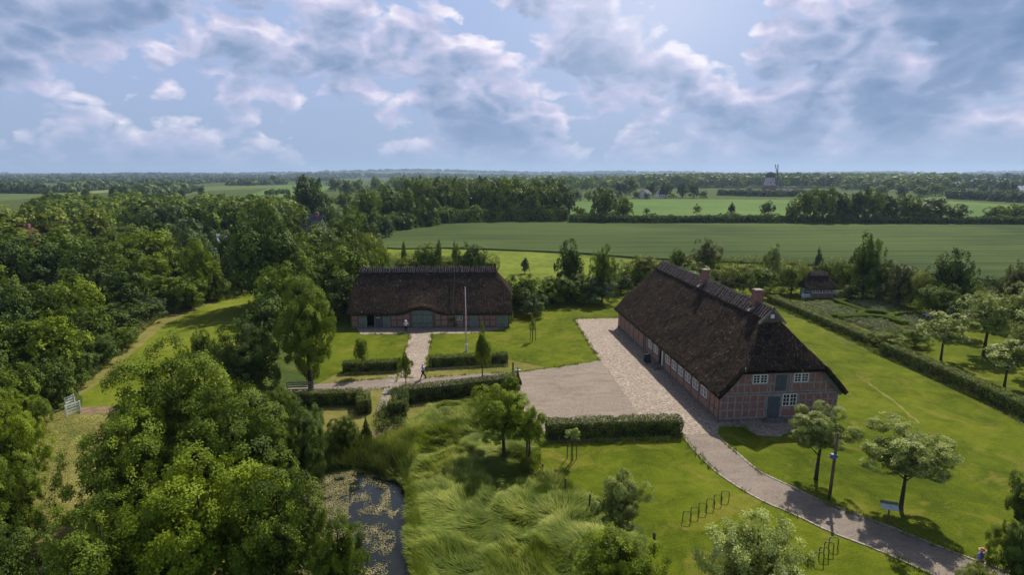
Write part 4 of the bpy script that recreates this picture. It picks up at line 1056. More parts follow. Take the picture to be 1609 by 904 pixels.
def build_person(px, py, yaw, label, stride, shirt, trousers, hair, hat=None, arms='down', skirt=False, hgt=1.75, bend=0.0):
    s_ = stride
    J = dict(pelvis=(0, 0, .95), belly=(0, -.01 - bend * .3, 1.12), chest=(0, -.02 - bend, 1.34), neckb=(0, -.02 - bend * 1.3, 1.47), neck=(0, -.03 - bend * 1.5, 1.53), head=(0, -.05 - bend * 1.7, 1.62), crown=(0, -.04 - bend * 1.7, 1.72))
    Rr = dict(pelvis=(.15, .11), belly=(.14, .10), chest=(.17, .11), neckb=(.09, .07), neck=(.055, .055), head=(.078, .095), crown=(.06, .07))
    E_ = [('pelvis', 'belly'), ('belly', 'chest'), ('chest', 'neckb'), ('neckb', 'neck'), ('neck', 'head'), ('head', 'crown')]
    for sg, n_ in ((-1, 'l'), (1, 'r')):
        st = s_ * sg
        J['hip' + n_] = (sg * .09, 0, .88); J['knee' + n_] = (sg * .10, -.5 * st * .5 - .03, .49); J['ank' + n_] = (sg * .11, -st * .5 + (.06 if st < 0 else 0), .09); J['toe' + n_] = (sg * .13, -st * .5 - .14, .035)
        J['sho' + n_] = (sg * .19, -.02 - bend, 1.41)
        if arms == 'phone' or (arms == 'half' and sg < 0):
            J['elb' + n_] = (sg * .23, -.06 - bend, 1.14); J['wri' + n_] = (sg * .12, -.30 - bend, 1.17)
            hd = (sg * .10, -.38 - bend, 1.18)
        elif arms == 'hip':
            J['elb' + n_] = (sg * .36, .04, 1.16); J['wri' + n_] = (sg * .20, -.06, 1.0); hd = (sg * .17, -.10, .97)
        else:
            J['elb' + n_] = (sg * .25, .02 + st * .12, 1.12); J['wri' + n_] = (sg * .25, -.06 + st * .28, .89); hd = (sg * .25, -.08 + st * .3, .80)
        J['hand' + n_] = hd
        wv = Vector(J['wri' + n_]); hv = Vector(hd); dv = (hv - wv).normalized(); sv = Vector((1, 0, 0)) if abs(dv.x) < .7 else Vector((0, 1, 0))
        for fi in range(4):
            o_ = (fi - 1.5) * .021; ln = (.075, .09, .085, .065)[fi]
            J['f%d%s' % (fi, n_)] = tuple(hv + sv * o_ + dv * ln * .6); J['g%d%s' % (fi, n_)] = tuple(hv + sv * o_ * 1.1 + dv * ln + Vector((0, -.012, -.01)))
            Rr['f%d%s' % (fi, n_)] = .009; Rr['g%d%s' % (fi, n_)] = .008; E_ += [('hand' + n_, 'f%d%s' % (fi, n_)), ('f%d%s' % (fi, n_), 'g%d%s' % (fi, n_))]
        J['th' + n_] = tuple(wv.lerp(hv, .6) - sv * sg * .045 + dv * .02); Rr['th' + n_] = .010; E_ += [('wri' + n_, 'th' + n_)]
        Rr.update({'hip' + n_: (.095, .10), 'knee' + n_: .06, 'ank' + n_: .042, 'toe' + n_: (.042, .03), 'sho' + n_: .065, 'elb' + n_: .042, 'wri' + n_: .028, 'hand' + n_: (.038, .022)})
        E_ += [('pelvis', 'hip' + n_), ('hip' + n_, 'knee' + n_), ('knee' + n_, 'ank' + n_), ('ank' + n_, 'toe' + n_), ('chest', 'sho' + n_), ('sho' + n_, 'elb' + n_), ('elb' + n_, 'wri' + n_), ('wri' + n_, 'hand' + n_)]
    prt = [('shirt', ['belly', 'pelvis', 'chest', 'neckb', 'shol', 'elbl', 'shor', 'elbr'], [('pelvis', 'belly'), ('belly', 'chest'), ('chest', 'neckb'), ('chest', 'shol'), ('shol', 'elbl'), ('chest', 'shor'), ('shor', 'elbr')], shirt, .022),
           ('trousers', ['pelvis', 'hipl', 'kneel', 'ankl', 'hipr', 'kneer', 'ankr'], [('pelvis', 'hipl'), ('hipl', 'kneel'), ('kneel', 'ankl'), ('pelvis', 'hipr'), ('hipr', 'kneer'), ('kneer', 'ankr')], trousers, .014)]
    for n_ in 'lr': prt.append(('shoe', ['ank' + n_, 'toe' + n_], [('ank' + n_, 'toe' + n_)], M_shoe, .012))
    p = person(px, py, yaw, J, Rr, E_, prt, label, hgt)
    h0 = Vector(J['head']); b = MB()
    b.tube([h0 + Vector((0, .02, -.04)), h0 + Vector((0, .025, .03)), h0 + Vector((0, .015, .10)), h0 + Vector((0, .01, .155))], [.085, .10, .092, .03], 12); b.build('hair', hair, p, True)
    b = MB(); b.tube([h0 + Vector((0, -.085, .02)), h0 + Vector((0, -.115, -.015))], [.012, .018], 6)
    for sg in (-1, 1): b.tube([h0 + Vector((sg * .082, 0, -.03)), h0 + Vector((sg * .095, .01, .02))], [.014, .02], 6)
    b.build('face', M_skin, p, True)
    for sg in (-1, 1):
        b = MB(); b.tube([h0 + Vector((sg * .032, -.088, .02)), h0 + Vector((sg * .032, -.098, .02))], [.012, .008], 6); b.build('eye', M_hairb, p)
    if hat:
        b = MB(); b.tube([h0 + Vector((0, 0, .06)), h0 + Vector((0, 0, .075))], [.20, .19], 16); b.tube([h0 + Vector((0, .0, .07)), h0 + Vector((0, 0, .14)), h0 + Vector((0, 0, .18))], [.115, .11, .07], 14); b.build('hat', hat, p, True)
    return p
build_person(665, 596, R(-68), 'walking person in a pale blue shirt and dark trousers on the path below the barn', .62, M_shirtb, M_trous, M_hairg, arms='half')
build_person(638, 522.5, R(200), 'standing person in a white top and dark trousers outside the barn\'s green gate', .12, M_shirtw, M_trous, M_hairg, hat=mat('white_hat', (.75, .74, .72)), arms='hip', hgt=1.72)
build_person(1535, 905, R(25), 'person in a violet shirt and straw hat behind the bushes at the bottom right', .1, M_shirtp, M_trous, M_hairb, hat=M_hat, arms='half', hgt=1.7)

# ------------------------------------------------------------------ hedges
def hedge(path, wd, h, label, group=None, lm=L_hedge, leaf=.115, dens=330, name='hedge', rough=.16, seed=1, cat='hedge', shoots=True, nf=1.6):
    rng = np.random.default_rng(seed)
    pts = [Vector(p) for p in path]
    c = sum(pts, Vector((0, 0))) / len(pts)
    root = empty(name, (c.x, c.y, 0), 0, label, cat, group)
    P = []; Nn = []
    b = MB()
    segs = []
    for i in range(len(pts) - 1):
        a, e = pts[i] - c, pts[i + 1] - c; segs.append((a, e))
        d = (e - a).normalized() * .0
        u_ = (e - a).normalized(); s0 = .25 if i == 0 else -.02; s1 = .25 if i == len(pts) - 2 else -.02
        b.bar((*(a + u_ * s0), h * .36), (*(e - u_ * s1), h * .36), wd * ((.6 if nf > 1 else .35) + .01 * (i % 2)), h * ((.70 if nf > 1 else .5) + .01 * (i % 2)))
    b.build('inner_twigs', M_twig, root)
    for k, (a, e) in enumerate(segs):
        L_ = (e - a).length; d = (e - a) / L_; s_ = Vector((-d.y, d.x))
        per = wd + 2 * h; n = int(L_ * per * dens)
        t = rng.uniform(-.0, L_, n); q = rng.uniform(0, per, n)
        ends = [x for x in (0, 1) if (k == 0 and x == 0) or (k == len(segs) - 1 and x == 1)]
        for j in range(n):
            tt, qq = t[j], q[j]
            if qq < h: off, z, nr = -wd / 2, qq, (-s_.x, -s_.y, .1)
            elif qq < h + wd: off, z, nr = qq - h - wd / 2, h, (0, 0, 1)
            else: off, z, nr = wd / 2, qq - h - wd, (s_.x, s_.y, .1)
            P.append((a.x + d.x * tt + s_.x * off, a.y + d.y * tt + s_.y * off, z)); Nn.append(nr)
        for x in ends:
            n2 = int(wd * h * dens)
            for j in range(n2):
                o_ = rng.uniform(-wd / 2, wd / 2); z = rng.uniform(0, h); p = a if x == 0 else e; sg = -1 if x == 0 else 1
                P.append((p.x + s_.x * o_, p.y + s_.y * o_, z)); Nn.append((d.x * sg, d.y * sg, .1))
    P = np.array(P); Nn = np.array(Nn, float)
    # ragged surface
    lum = np.array([noise.noise(Vector((p[0] * nf, p[1] * nf, p[2] * nf + seed))) for p in P]); lum2 = np.array([noise.noise(Vector((p[0] * 3 * nf, p[1] * 3 * nf, p[2] * 3 * nf))) for p in P])
    P = P + Nn * (lum * rough + lum2 * rough * .5 + rng.uniform(-.12 - (leaf > .3) * .9, .05, len(P)))[:, None]
    topm = P[:, 2] > h * .92; P[topm, 2] += np.abs(rng.normal(0, .07 if shoots else .015, topm.sum()))
    P[:, 2] = np.maximum(P[:, 2], .02)
    tint = np.clip(.35 + lum * .5 + rng.uniform(-.25, .35, len(P)), 0, 1)
    V, Q = leaf_quads(P, Nn * .8 + np.array([0, 0, .3]) + rng.normal(0, .5, P.shape), leaf, rng)
    link(bpy.data.objects.new('foliage', np_mesh('foliage', V, Q, lm, np.repeat(tint, 4))), root)
    return root
hedge(GP([(540, 585), (628, 581.5)]), 1.3, 1.15, 'clipped dark hedge left of the barn path behind the small round sapling', seed=1)
hedge(GP([(675, 577), (797, 570.5)]), 1.3, 1.2, 'clipped dark hedge right of the barn path, behind the walking person', seed=2)
hedge(GP([(430, 640), (500, 636), (570, 634), (573, 652)]), 1.2, 1.3, 'clipped hedge below the lane at the foot of the upright maple', seed=3)
hedge(GP([(626, 660), (632, 632), (700, 625), (812, 610)]), 1.4, 1.45, 'tall clipped hedge between the lane and the long windblown grass', seed=4)
hedge(GP([(858, 688), (960, 684), (1068, 681)]), 1.5, 1.4, 'leafy clipped hedge along the lower edge of the gravel yard', seed=5, lm=L_hedge, rough=.2)
gh = smooth_line(GP([(1212, 474), (1270, 499), (1330, 525), (1372, 544)]), 3)
hedge(gh, 1.7, 1.1, 'long wide hedge between the lawn and the flower garden', seed=6)
hedge(smooth_line(GP([(1372, 543), (1410, 533), (1440, 530)]), 3), 1.7, 1.3, 'short return of hedge at the near end of the flower garden', seed=7)
hedge(smooth_line(GP([(1390, 556), (1440, 577), (1520, 613), (1609, 655), (1700, 700)]), 3), 1.6, 1.35, 'long hedge between the right lawn and the orchard trees', seed=8)
# hedge and scrub bands further off
def band(path, wd, h, label, lm, seed, leaf=.45, dens=6, group=None): return hedge(path, wd, h, label, group, lm, leaf * 1.25, dens * 1.6, 'field_hedge', .62 * h, seed, nf=.16)
band(GP([(895, 350), (1010, 351), (1130, 351), (1245, 351)]), 5, 3.4, 'dark field hedge along the back edge of the wheat, below the windmill', L_dark, 21, .6, 7)
band(GP([(600, 366), (650, 358), (700, 351), (800, 347.5), (892, 348)]), 7, 6, 'dark undergrowth edge along the foot of the big wood behind the wheat', L_mid, 27, .55, 7)
band(GP([(1240, 351), (1400, 352), (1540, 353)]), 5, 3.0, 'dark thicket hedge under the row of round trees behind the wheat', L_dark, 22, .6, 7)
band(GP([(1540, 353), (1700, 354)]), 5, 3.5, 'dark field hedge at the far right edge of the wheat', L_dark, 23, .6, 7)
band(GP([(1130, 307), (1200, 309), (1310, 309)]), 7, 5.5, 'long dark hedge in front of the windmill', L_blue, 24, 1.2, 2.2)
band(GP([(1490, 312), (1620, 319), (1750, 324)]), 8, 7, 'long dark hedge beyond the light field at the far right', L_blue, 25, 1.2, 2.2)
band(GP([(420, 306), (452, 304)]), 6, 4, 'short dark hedge crossing the pale field left of the poplars', L_dark, 26, 1.0, 3)

def scrub(path, wd, h, label, lm, seed, leaf=.22, dens=55): return hedge(path, wd, h, label, None, lm, leaf, dens, 'hedgerow', 1.5, seed, nf=.45)
scrub(GP([(802, 486), (850, 476), (905, 468), (968, 460)]), 3.6, 3.4, 'loose bushy hedgerow between the barn and the farmhouse', L_mid, 51)
scrub(GP([(955, 452), (1010, 446), (1075, 438)]), 4, 4.0, 'leafy hedgerow rising behind the far end of the farmhouse', L_mid, 52)
scrub(GP([(1075, 438), (1150, 443), (1250, 447), (1345, 452)]), 4.2, 4.6, 'light green hedgerow between the farmhouse ridge and the wheat', L_yell, 53)
scrub(GP([(1345, 455), (1420, 466), (1530, 486)]), 4.5, 4.4, 'dense hedgerow behind the flower garden at the right', L_mid, 54)
scrub(GP([(1530, 484), (1600, 492), (1700, 505)]), 4, 3.2, 'low green hedgerow behind the orchard at the right edge', L_olive, 55)
scrub(GP([(560, 430), (640, 424), (720, 424), (780, 427)]), 4, 3.0, 'light scrub hedgerow just behind the barn', L_yell, 56)
# ------------------------------------------------------------------ flower garden
def pl(pts): return GP(pts)
sheet('flower_bed', pl([(1232, 477), (1300, 474), (1350, 494), (1355, 497), (1305, 500)]), .03, M_soil, .15, .6)
sheet('flower_bed', pl([(1330, 474), (1378, 472), (1435, 491), (1375, 490)]), .03, M_soil, .15, .6)
sheet('flower_bed', pl([(1318, 502), (1355, 500), (1392, 503), (1420, 520), (1375, 522)]), .03, M_soil, .15, .6)
sheet('flower_bed', pl([(1403, 500), (1440, 496), (1480, 512), (1440, 520)]), .03, M_soil, .15, .6)
gp = 'low clipped box hedges of the flower garden'
def box(pts, label, seed, wd=.75, h=.6): hedge(smooth_line(pl(pts), 3), wd, h, label, gp, L_box, .09, 230, 'box_hedge', .05, seed, 'hedge', False)
box([(1310, 474), (1330, 482), (1357, 491.5)], 'low box edging running from the pavilion towards the round bed, upper of the pair', 31)
box([(1318, 484), (1338, 490), (1351, 494), (1354, 497), (1348, 499)], 'low box edging with a hooked end just left of the round bed', 32)
box([(1305, 499.5), (1330, 498.5), (1350, 497.5)], 'low straight box edging under the left flower bed', 33)
box([(1318, 502), (1345, 500.5), (1375, 500.5), (1392, 503), (1420, 511)], 'low box edging around the top of the nearest flower bed', 34)
box([(1357, 491.5), (1372, 492.8), (1400, 493), (1437, 491.5)], 'low box edging under the upper right flower bed', 35)
box([(1385, 474), (1410, 482), (1437, 491)], 'low box edging climbing along the back of the upper right flower bed', 36)
box([(1330, 472.5), (1375, 471.5), (1386, 474)], 'low box edging in front of the bench on the grass', 37)
box([(1436, 494.5), (1412, 496), (1401, 498), (1398, 501), (1410, 505), (1432, 512)], 'low box edging with a rounded corner just right of the round bed', 38)
box([(1264, 473.5), (1290, 472.8), (1308, 473.5)], 'low box edging across the front of the pavilion', 39)
cxr, cyr = G(1376.5, 497)
hedge([(cxr + 2.2 * math.cos(a), cyr + 1.9 * math.sin(a)) for a in np.linspace(0, 2 * math.pi, 15)], .6, .58, 'small ring of box hedge in the middle of the flower garden', gp, L_box, .09, 240, 'box_hedge', .05, 40, 'hedge', False)

def plants(name, label, poly, n, h, lm, seed, leaf=.12, kind='stuff', zmul=1.0, spread=.3):
    rng = np.random.default_rng(seed); P = []; xs = [p[0] for p in poly]; ys = [p[1] for p in poly]
    while len(P) < n:
        x = rng.uniform(min(xs), max(xs), n); y = rng.uniform(min(ys), max(ys), n); k = inside(x, y, poly)
        P += list(zip(x[k], y[k]))
    P = np.array(P[:n]); per = 40; hh = h * rng.uniform(.45, 1.2, n)
    B = np.repeat(P, per, 0); H = np.repeat(hh, per); ct = np.repeat(rng.uniform(0, 1, n), per)
    q = rng.normal(size=(len(B), 3)); q /= np.linalg.norm(q, axis=1, keepdims=True)
    X = np.stack([B[:, 0] + q[:, 0] * spread, B[:, 1] + q[:, 1] * spread, H * (.55 + .45 * q[:, 2]) * zmul + .03], 1)
    V, Q = leaf_quads(X, q + np.array([0, 0, .4]) + rng.normal(0, .5, X.shape), leaf, rng)
    o = link(bpy.data.objects.new(name, np_mesh(name, V, Q, lm, np.repeat(np.clip(ct * .6 + rng.uniform(0, .4, len(X)), 0, 1), 4))))
    tag(o, label, None, None, kind); return o
plants('border_plants', 'mixed grey-green and pinkish plants filling the flower beds', pl([(1232, 478), (1300, 475), (1350, 495), (1305, 499)]), 520, .5, L_rose, 1)
plants('border_plants', 'mixed plants filling the upper right flower bed', pl([(1332, 475), (1378, 473.5), (1430, 490), (1375, 490)]), 400, .5, L_rose, 2)
plants('border_plants', 'mixed plants filling the nearest flower bed', pl([(1322, 503), (1355, 502), (1390, 505), (1416, 520), (1378, 523)]), 330, .5, L_rose, 3)
plants('border_plants', 'mixed plants filling the right flower bed', pl([(1406, 501), (1440, 497), (1480, 512), (1440, 518)]), 160, .5, L_rose, 4)
plants('ground_cover', 'rough undergrowth along the wood edge', GP([(110, 625), (165, 575), (250, 500), (300, 478), (385, 452), (385, 444), (290, 462), (230, 485), (150, 555), (95, 610)]), 1500, 1.1, L_olive, 6, .2, spread=.5)
plants('ground_cover', 'leafy undergrowth around the pond hedge end', GP([(600, 640), (626, 636), (640, 668), (610, 690), (585, 672)]), 120, .8, L_hedge, 7, .13)

# ------------------------------------------------------------------ long grass, reeds, pond weed
def blades(name, label, polys, n, h, wd, lean, seed, lm, flow=True, segs=3, base_tint=.0, z0=0.0, clump=1.0, excl=None, rag=0.0):
    rng = np.random.default_rng(seed); xs = [p[0] for p in polys]; ys = [p[1] for p in polys]; got = []
    tot = 0
    while tot < n:
        x = rng.uniform(min(xs), max(xs), n); y = rng.uniform(min(ys), max(ys), n); k = inside(x, y, polys)
        if excl is not None: k &= ~inside(x, y, excl)
        got.append(np.stack([x[k], y[k]], 1)); tot += k.sum()
    B = np.concatenate(got)[:n]
    def nz(sc, off):
        gx = np.arange(min(xs) - 1, max(xs) + 1, .5 / sc * .4); gy = np.arange(min(ys) - 1, max(ys) + 1, .5 / sc * .4)
        A = np.array([[noise.noise(Vector((u * sc, v * sc, off))) for u in gx] for v in gy])
        fx = np.clip((B[:, 0] - gx[0]) / (gx[1] - gx[0]), 0, len(gx) - 1.001); fy = np.clip((B[:, 1] - gy[0]) / (gy[1] - gy[0]), 0, len(gy) - 1.001)
        i = fx.astype(int); j = fy.astype(int); u = fx - i; v = fy - j
        return A[j, i] * (1 - u) * (1 - v) + A[j, np.minimum(i + 1, len(gx) - 1)] * u * (1 - v) + A[np.minimum(j + 1, len(gy) - 1), i] * (1 - u) * v + A[np.minimum(j + 1, len(gy) - 1), np.minimum(i + 1, len(gx) - 1)] * u * v
    if flow:
        th = nz(.16, 3.3) * 5.0 + nz(.5, 9.1) * 1.6 + 2.6 + rng.normal(0, .28, n); ln = lean * (.75 + .8 * nz(.35, 5.5) + .35 * nz(1.1, 1.5)); hs = h * (1 + .7 * nz(.45, 7.7) + .6 * nz(1.2, 2.7))
    else:
        th = rng.uniform(0, 6.28, n); ln = lean * rng.uniform(.2, 1.2, n); hs = h * (1 + .5 * nz(.5, 7.7) + rag * .9 * nz(1.3, 3.7))
    hs = np.clip(hs * rng.uniform(.75, 1.2, n), .12, None)
    D = np.stack([np.cos(th), np.sin(th)], 1); tw = rng.uniform(0, 6.28, n) if not flow else th + math.pi / 2 + rng.normal(0, .5, n)
    Sd = np.stack([np.cos(tw), np.sin(tw)], 1)
    V = []; T_ = []
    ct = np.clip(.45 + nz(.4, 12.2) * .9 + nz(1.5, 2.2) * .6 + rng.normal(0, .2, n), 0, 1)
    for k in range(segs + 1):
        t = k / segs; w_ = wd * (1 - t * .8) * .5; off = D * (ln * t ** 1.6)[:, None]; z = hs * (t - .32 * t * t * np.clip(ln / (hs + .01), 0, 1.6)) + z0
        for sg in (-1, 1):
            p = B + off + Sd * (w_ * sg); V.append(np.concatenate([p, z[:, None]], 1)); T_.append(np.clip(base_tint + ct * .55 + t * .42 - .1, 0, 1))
    V = np.stack(V, 1).reshape(-1, 3); T_ = np.stack(T_, 1).reshape(-1); m_ = 2 * (segs + 1)
    base = (np.arange(n) * m_)[:, None]
    Q = np.concatenate([base + np.array([2 * k, 2 * k + 1, 2 * k + 3, 2 * k + 2]) for k in range(segs)], 0)
    o = link(bpy.data.objects.new(name, np_mesh(name, V, Q, lm, T_))); tag(o, label, None, None, 'stuff'); return o
LG = GP([(640, 690), (636, 668), (700, 632), (800, 615), (850, 700), (850, 735), (900, 775), (940, 800), (1000, 860), (1010, 960), (900, 1010), (668, 1010), (652, 904), (645, 850), (642, 800), (640, 760)])
sheet('long_grass_ground', LG, .010, grassmat('long_grass_ground', (.05, .07, .012), (.10, .12, .03), (.16, .17, .05)), .2, .8)
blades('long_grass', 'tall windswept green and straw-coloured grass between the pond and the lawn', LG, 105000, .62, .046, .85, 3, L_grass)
blades('reeds', 'dark upright reeds at the head of the pond', GP([(500, 700), (520, 695), (600, 700), (650, 690), (646, 740), (640, 766), (600, 748), (560, 736), (520, 740), (495, 748)]), 9000, 1.0, .045, .5, 5, L_reed, flow=False, rag=1.0)
blades('reeds', 'yellowish rushes on the bank above the reeds', GP([(580, 700), (600, 690), (660, 675), (668, 700), (650, 730), (610, 712)]), 9000, .8, .035, .35, 6, L_grass, flow=False)
blades('bank_grass', 'green grass fringe along the right bank of the pond', GP([(637, 755), (650, 752), (660, 850), (680, 960), (664, 970), (652, 904), (644, 850), (640, 800)]), 9000, .55, .035, .3, 7, L_grass, flow=False)
blades('hay_stubble', 'loose cut hay lying on the meadow at the left', GP([(90, 650), (125, 654), (200, 652), (300, 655), (300, 800), (200, 960), (-40, 960), (0, 760)]), 26000, .10, .035, .30, 8, L_grass, flow=False, segs=2, base_tint=.35)
blades('edge_grass', 'dry tall grass along the wood edge beside the mown track', GP([(122, 612), (165, 575), (250, 500), (330, 468), (385, 452), (388, 444), (290, 470), (240, 492), (160, 560), (112, 605)]), 12000, .5, .05, .3, 9, L_grass, flow=False, base_tint=.2)
rng = np.random.default_rng(11)
nP = 70000; x = rng.uniform(min(p[0] for p in POND), max(p[0] for p in POND), nP); y = rng.uniform(min(p[1] for p in POND), max(p[1] for p in POND), nP)
ins = inside(x, y, POND); x = x[ins]; y = y[ins]
right = np.interp(y, [G(0, 904)[1], G(0, 850)[1], G(0, 800)[1], G(0, 755)[1]], [G(608, 904)[0], G(622, 850)[0], G(616, 800)[0], G(610, 757)[0]])
left = np.interp(y, [G(0, 904)[1], G(0, 755)[1]], [G(545, 904)[0], G(548, 757)[0]])
dens = np.array([noise.fractal(Vector((a * 1.1, c * .8, 4)), 1, 2, 5) for a, c in zip(x, y)])
keep = ((x < left) & (dens > -.45)) | ((x >= left) & (x < right) & (dens > .0 + rng.uniform(-.4, .4, len(x)) + .22)) | ((x >= right) & (dens > .48))
P3 = np.stack([x[keep], y[keep], np.full(keep.sum(), -.075)], 1) + np.stack([np.zeros(keep.sum())] * 2 + [rng.uniform(-.012, .03, keep.sum())], 1)
V, Q = leaf_quads(P3, np.array([0, 0, 1.0]) + rng.normal(0, .14, P3.shape), .062, rng, .9)
o = link(bpy.data.objects.new('pond_weed', np_mesh('pond_weed', V, Q, L_pad, np.repeat(np.clip(.5 + .5 * dens[keep] + rng.uniform(-.3, .3, keep.sum()), 0, 1), 4)))); tag(o, 'pale floating weed and lily pads on the pond', None, None, 'stuff')

def fringe(name, label, lines, seed, h=.16, dens=26, sp=.14, lm=None):
    rr_ = random.Random(seed); P = []
    for ln in lines:
        for i in range(len(ln) - 1):
            a = Vector(ln[i]); c = Vector(ln[i + 1]); n = int((c - a).length * dens)
            for k in range(n):
                p = a.lerp(c, rr_.random()); m_ = noise.noise(Vector((p.x * .9, p.y * .9, seed))) + .25
                if rr_.random() < max(0, m_) * 1.4: P.append((p.x + rr_.gauss(0, sp), p.y + rr_.gauss(0, sp)))
    rng = np.random.default_rng(seed); P = np.array(P); n = len(P); per = 5
    B = np.repeat(P, per, 0) + rng.normal(0, .05, (n * per, 2)); th = rng.uniform(0, 6.28, len(B)); hh = h * rng.uniform(.4, 1.6, len(B)); ln_ = hh * rng.uniform(.2, .9, len(B))
    dx, dy = np.cos(th), np.sin(th); w_ = .02
    V = np.stack([np.stack([B[:, 0] - dy * w_, B[:, 1] + dx * w_, np.zeros(len(B))], 1), np.stack([B[:, 0] + dy * w_, B[:, 1] - dx * w_, np.zeros(len(B))], 1),
                  np.stack([B[:, 0] + dx * ln_ + dy * w_ * .3, B[:, 1] + dy * ln_ - dx * w_ * .3, hh], 1), np.stack([B[:, 0] + dx * ln_ - dy * w_ * .3, B[:, 1] + dy * ln_ + dx * w_ * .3, hh], 1)], 1).reshape(-1, 3)
    o = link(bpy.data.objects.new(name, np_mesh(name, V, np.arange(len(V)).reshape(-1, 4), lm or L_edge, np.repeat(rng.uniform(.2, 1, len(B)), 4)))); tag(o, label, None, None, 'stuff')
L_edge = leafmat('leaf_edge_grass', (.06, .09, .01), (.11, .15, .012), (.19, .20, .04), (.18, .22, .02), .25)
fringe('edge_tufts', 'tufts of grass creeping over the edges of paths and gravel', [WL, WR, GP([(508, 603), (615, 595), (674, 594), (750, 588), (815, 586), (880, 577), (944, 567), (930, 548), (916, 524), (902, 502), (972, 500)]),
    GP([(509, 619), (632, 609)]), GP([(645, 526), (632, 570), (624, 600)]), GP([(679, 526), (671, 565), (668, 592)]), GP([(566, 526), (645, 525)]), GP([(679, 525), (745, 524), (792, 518)]), GP([(1131, 671), (1168, 672), (1190, 685), (1225, 687), (1270, 672), (1313, 658)])], 61)
fringe('hedge_foot_grass', 'uncut grass along the foot of the hedges', [GP([(541, 590), (628, 586)]), GP([(675, 583), (797, 576)]), GP([(850, 697), (1070, 692)]), GP([(1220, 484), (1290, 514), (1350, 541), (1385, 560), (1440, 583), (1520, 620), (1609, 666)])], 62, .3, 40, .18)
# ------------------------------------------------------------------ trees near the barn, yards and pond
T(488, 428, 614, 112, 'tall', 'm', 'upright green maple with a bare dark trunk beside the lane left of the barn', cb=.10)
T(395, 505, 640, 125, 'round', 'd', 'rounded dark green tree pressed against the left side of the upright maple', cb=.02)
T(415, 460, 560, 100, 'round', 'd', 'broad tree behind the upright maple, its crown reaching the track', cb=.02)
T(322, 512, 600, 44, 'round', 'm', 'small round tree top poking out left of the upright maple', cb=.1)
big = 'big broadleaf trees filling the lower left foreground'
T(290, 540, 775, 225, 'round', 'm', 'tall crown at the top of the big foreground trees, over the mown track', cb=.0)
T(365, 610, 815, 220, 'round', 'm', 'broad green crown in the middle of the big foreground trees', cb=.0)
T(215, 640, 845, 200, 'round', 'm', 'foreground crown leaning out over the cut hay on the left side', cb=.0)
T(330, 720, 960, 270, 'round', 'b', 'largest bright crown at the bottom of the foreground trees', cb=.0, lod='n')
T(185, 790, 1010, 220, 'round', 'm', 'lowest left crown of the foreground trees at the bottom edge', cb=.0)
T(450, 735, 950, 200, 'round', 'm', 'foreground crown beside the pond weed, left of the water', cb=.0)
T(540, 805, 985, 120, 'round', 'm', 'leafy branch tips rising over the left part of the pond at the bottom edge', cb=.0)
T(425, 650, 800, 120, 'round', 'm', 'round crown just left of the shrubs at the pond head', cb=.0)
T(478, 632, 770, 92, 'round', 'd', 'dark bushy willow-like shrub at the left head of the pond', cb=-.02, name='shrub')
T(540, 650, 715, 54, 'dome', 'm', 'bushy shrub behind the reeds, right of the dark pond shrub')
T(577, 656, 705, 26, 'cone', 'm', 'narrow pointed bush behind the reeds', name='shrub', cat='shrub')
T(440, 605, 690, 70, 'dome', 'm', 'low bush below the lane hedge at the wood side')
T(792, 602, 716, 128, 'spread', 'b', 'two-trunked orchard tree at the top right of the windblown grass', name='orchard_tree', cb=.10)
T(832, 635, 726, 66, 'spread', 'b', 'smaller green tree leaning over the left end of the yard hedge', name='orchard_tree', cb=.18)
T(803, 588, 625, 34, 'dome', 'b', 'bright bush under the brown post at the yard corner')
T(972, 738, 852, 98, 'spread', 'a', 'loose grey-green apple tree in the middle of the lower lawn', cb=.08)
T(968, 832, 965, 175, 'round', 'b', 'bright yellow-green shrub at the bottom centre edge', name='shrub', cb=.0)
T(1178, 806, 985, 200, 'round', 'a', 'wide bushy apple tree at the bottom edge below the bicycle hoops', name='apple_tree', cb=.02)
T(1282, 636, 754, 112, 'spread', 'a', 'apple tree in front of the farmhouse gable', cb=.28)
T(1415, 672, 801, 168, 'spread', 'a', 'widest apple tree, with the information board under it', cb=.3)
T(1614, 740, 875, 90, 'spread', 'd', 'dark tree cut off by the right edge above the person in violet', cb=.1)
T(1592, 815, 925, 80, 'dome', 'd', 'dark bush at the right edge behind the person in violet')
T(1530, 886, 960, 66, 'dome', 'y', 'light green bush in front of the person in violet')
T(1478, 488, 566, 92, 'spread', 'a', 'pale fruit tree just behind the orchard hedge, left one of the two', cb=.22)
T(1578, 530, 608, 96, 'spread', 'a', 'pale fruit tree behind the orchard hedge at the right edge', cb=.22)
T(1545, 455, 560, 88, 'spread', 'a', 'grey-green orchard tree between the two pale ones, further back', cb=.1)
T(1600, 440, 545, 92, 'spread', 'a', 'tallest grey orchard tree at the right edge', cb=.08)
T(1615, 490, 590, 70, 'spread', 'a', 'orchard tree cut by the right edge behind the pale one', cb=.1)
T(1510, 462, 528, 60, 'spread', 'u', 'bluish orchard tree behind the left pale fruit tree', cb=.05)
T(1540, 452, 510, 60, 'dome', 'a', 'grey shrub behind the orchard trees')
T(1590, 405, 500, 55, 'round', 'o', 'olive-green tree at the right edge in front of the wheat')
T(1640, 420, 520, 80, 'round', 'm', 'tree just outside the right edge of the orchard')
T(1400, 520, 552, 52, 'dome', 'y', 'bushy light hedge end beside the garden gap')
T(1437, 515, 545, 44, 'dome', 'm', 'low dark bush between the garden and the orchard hedge')
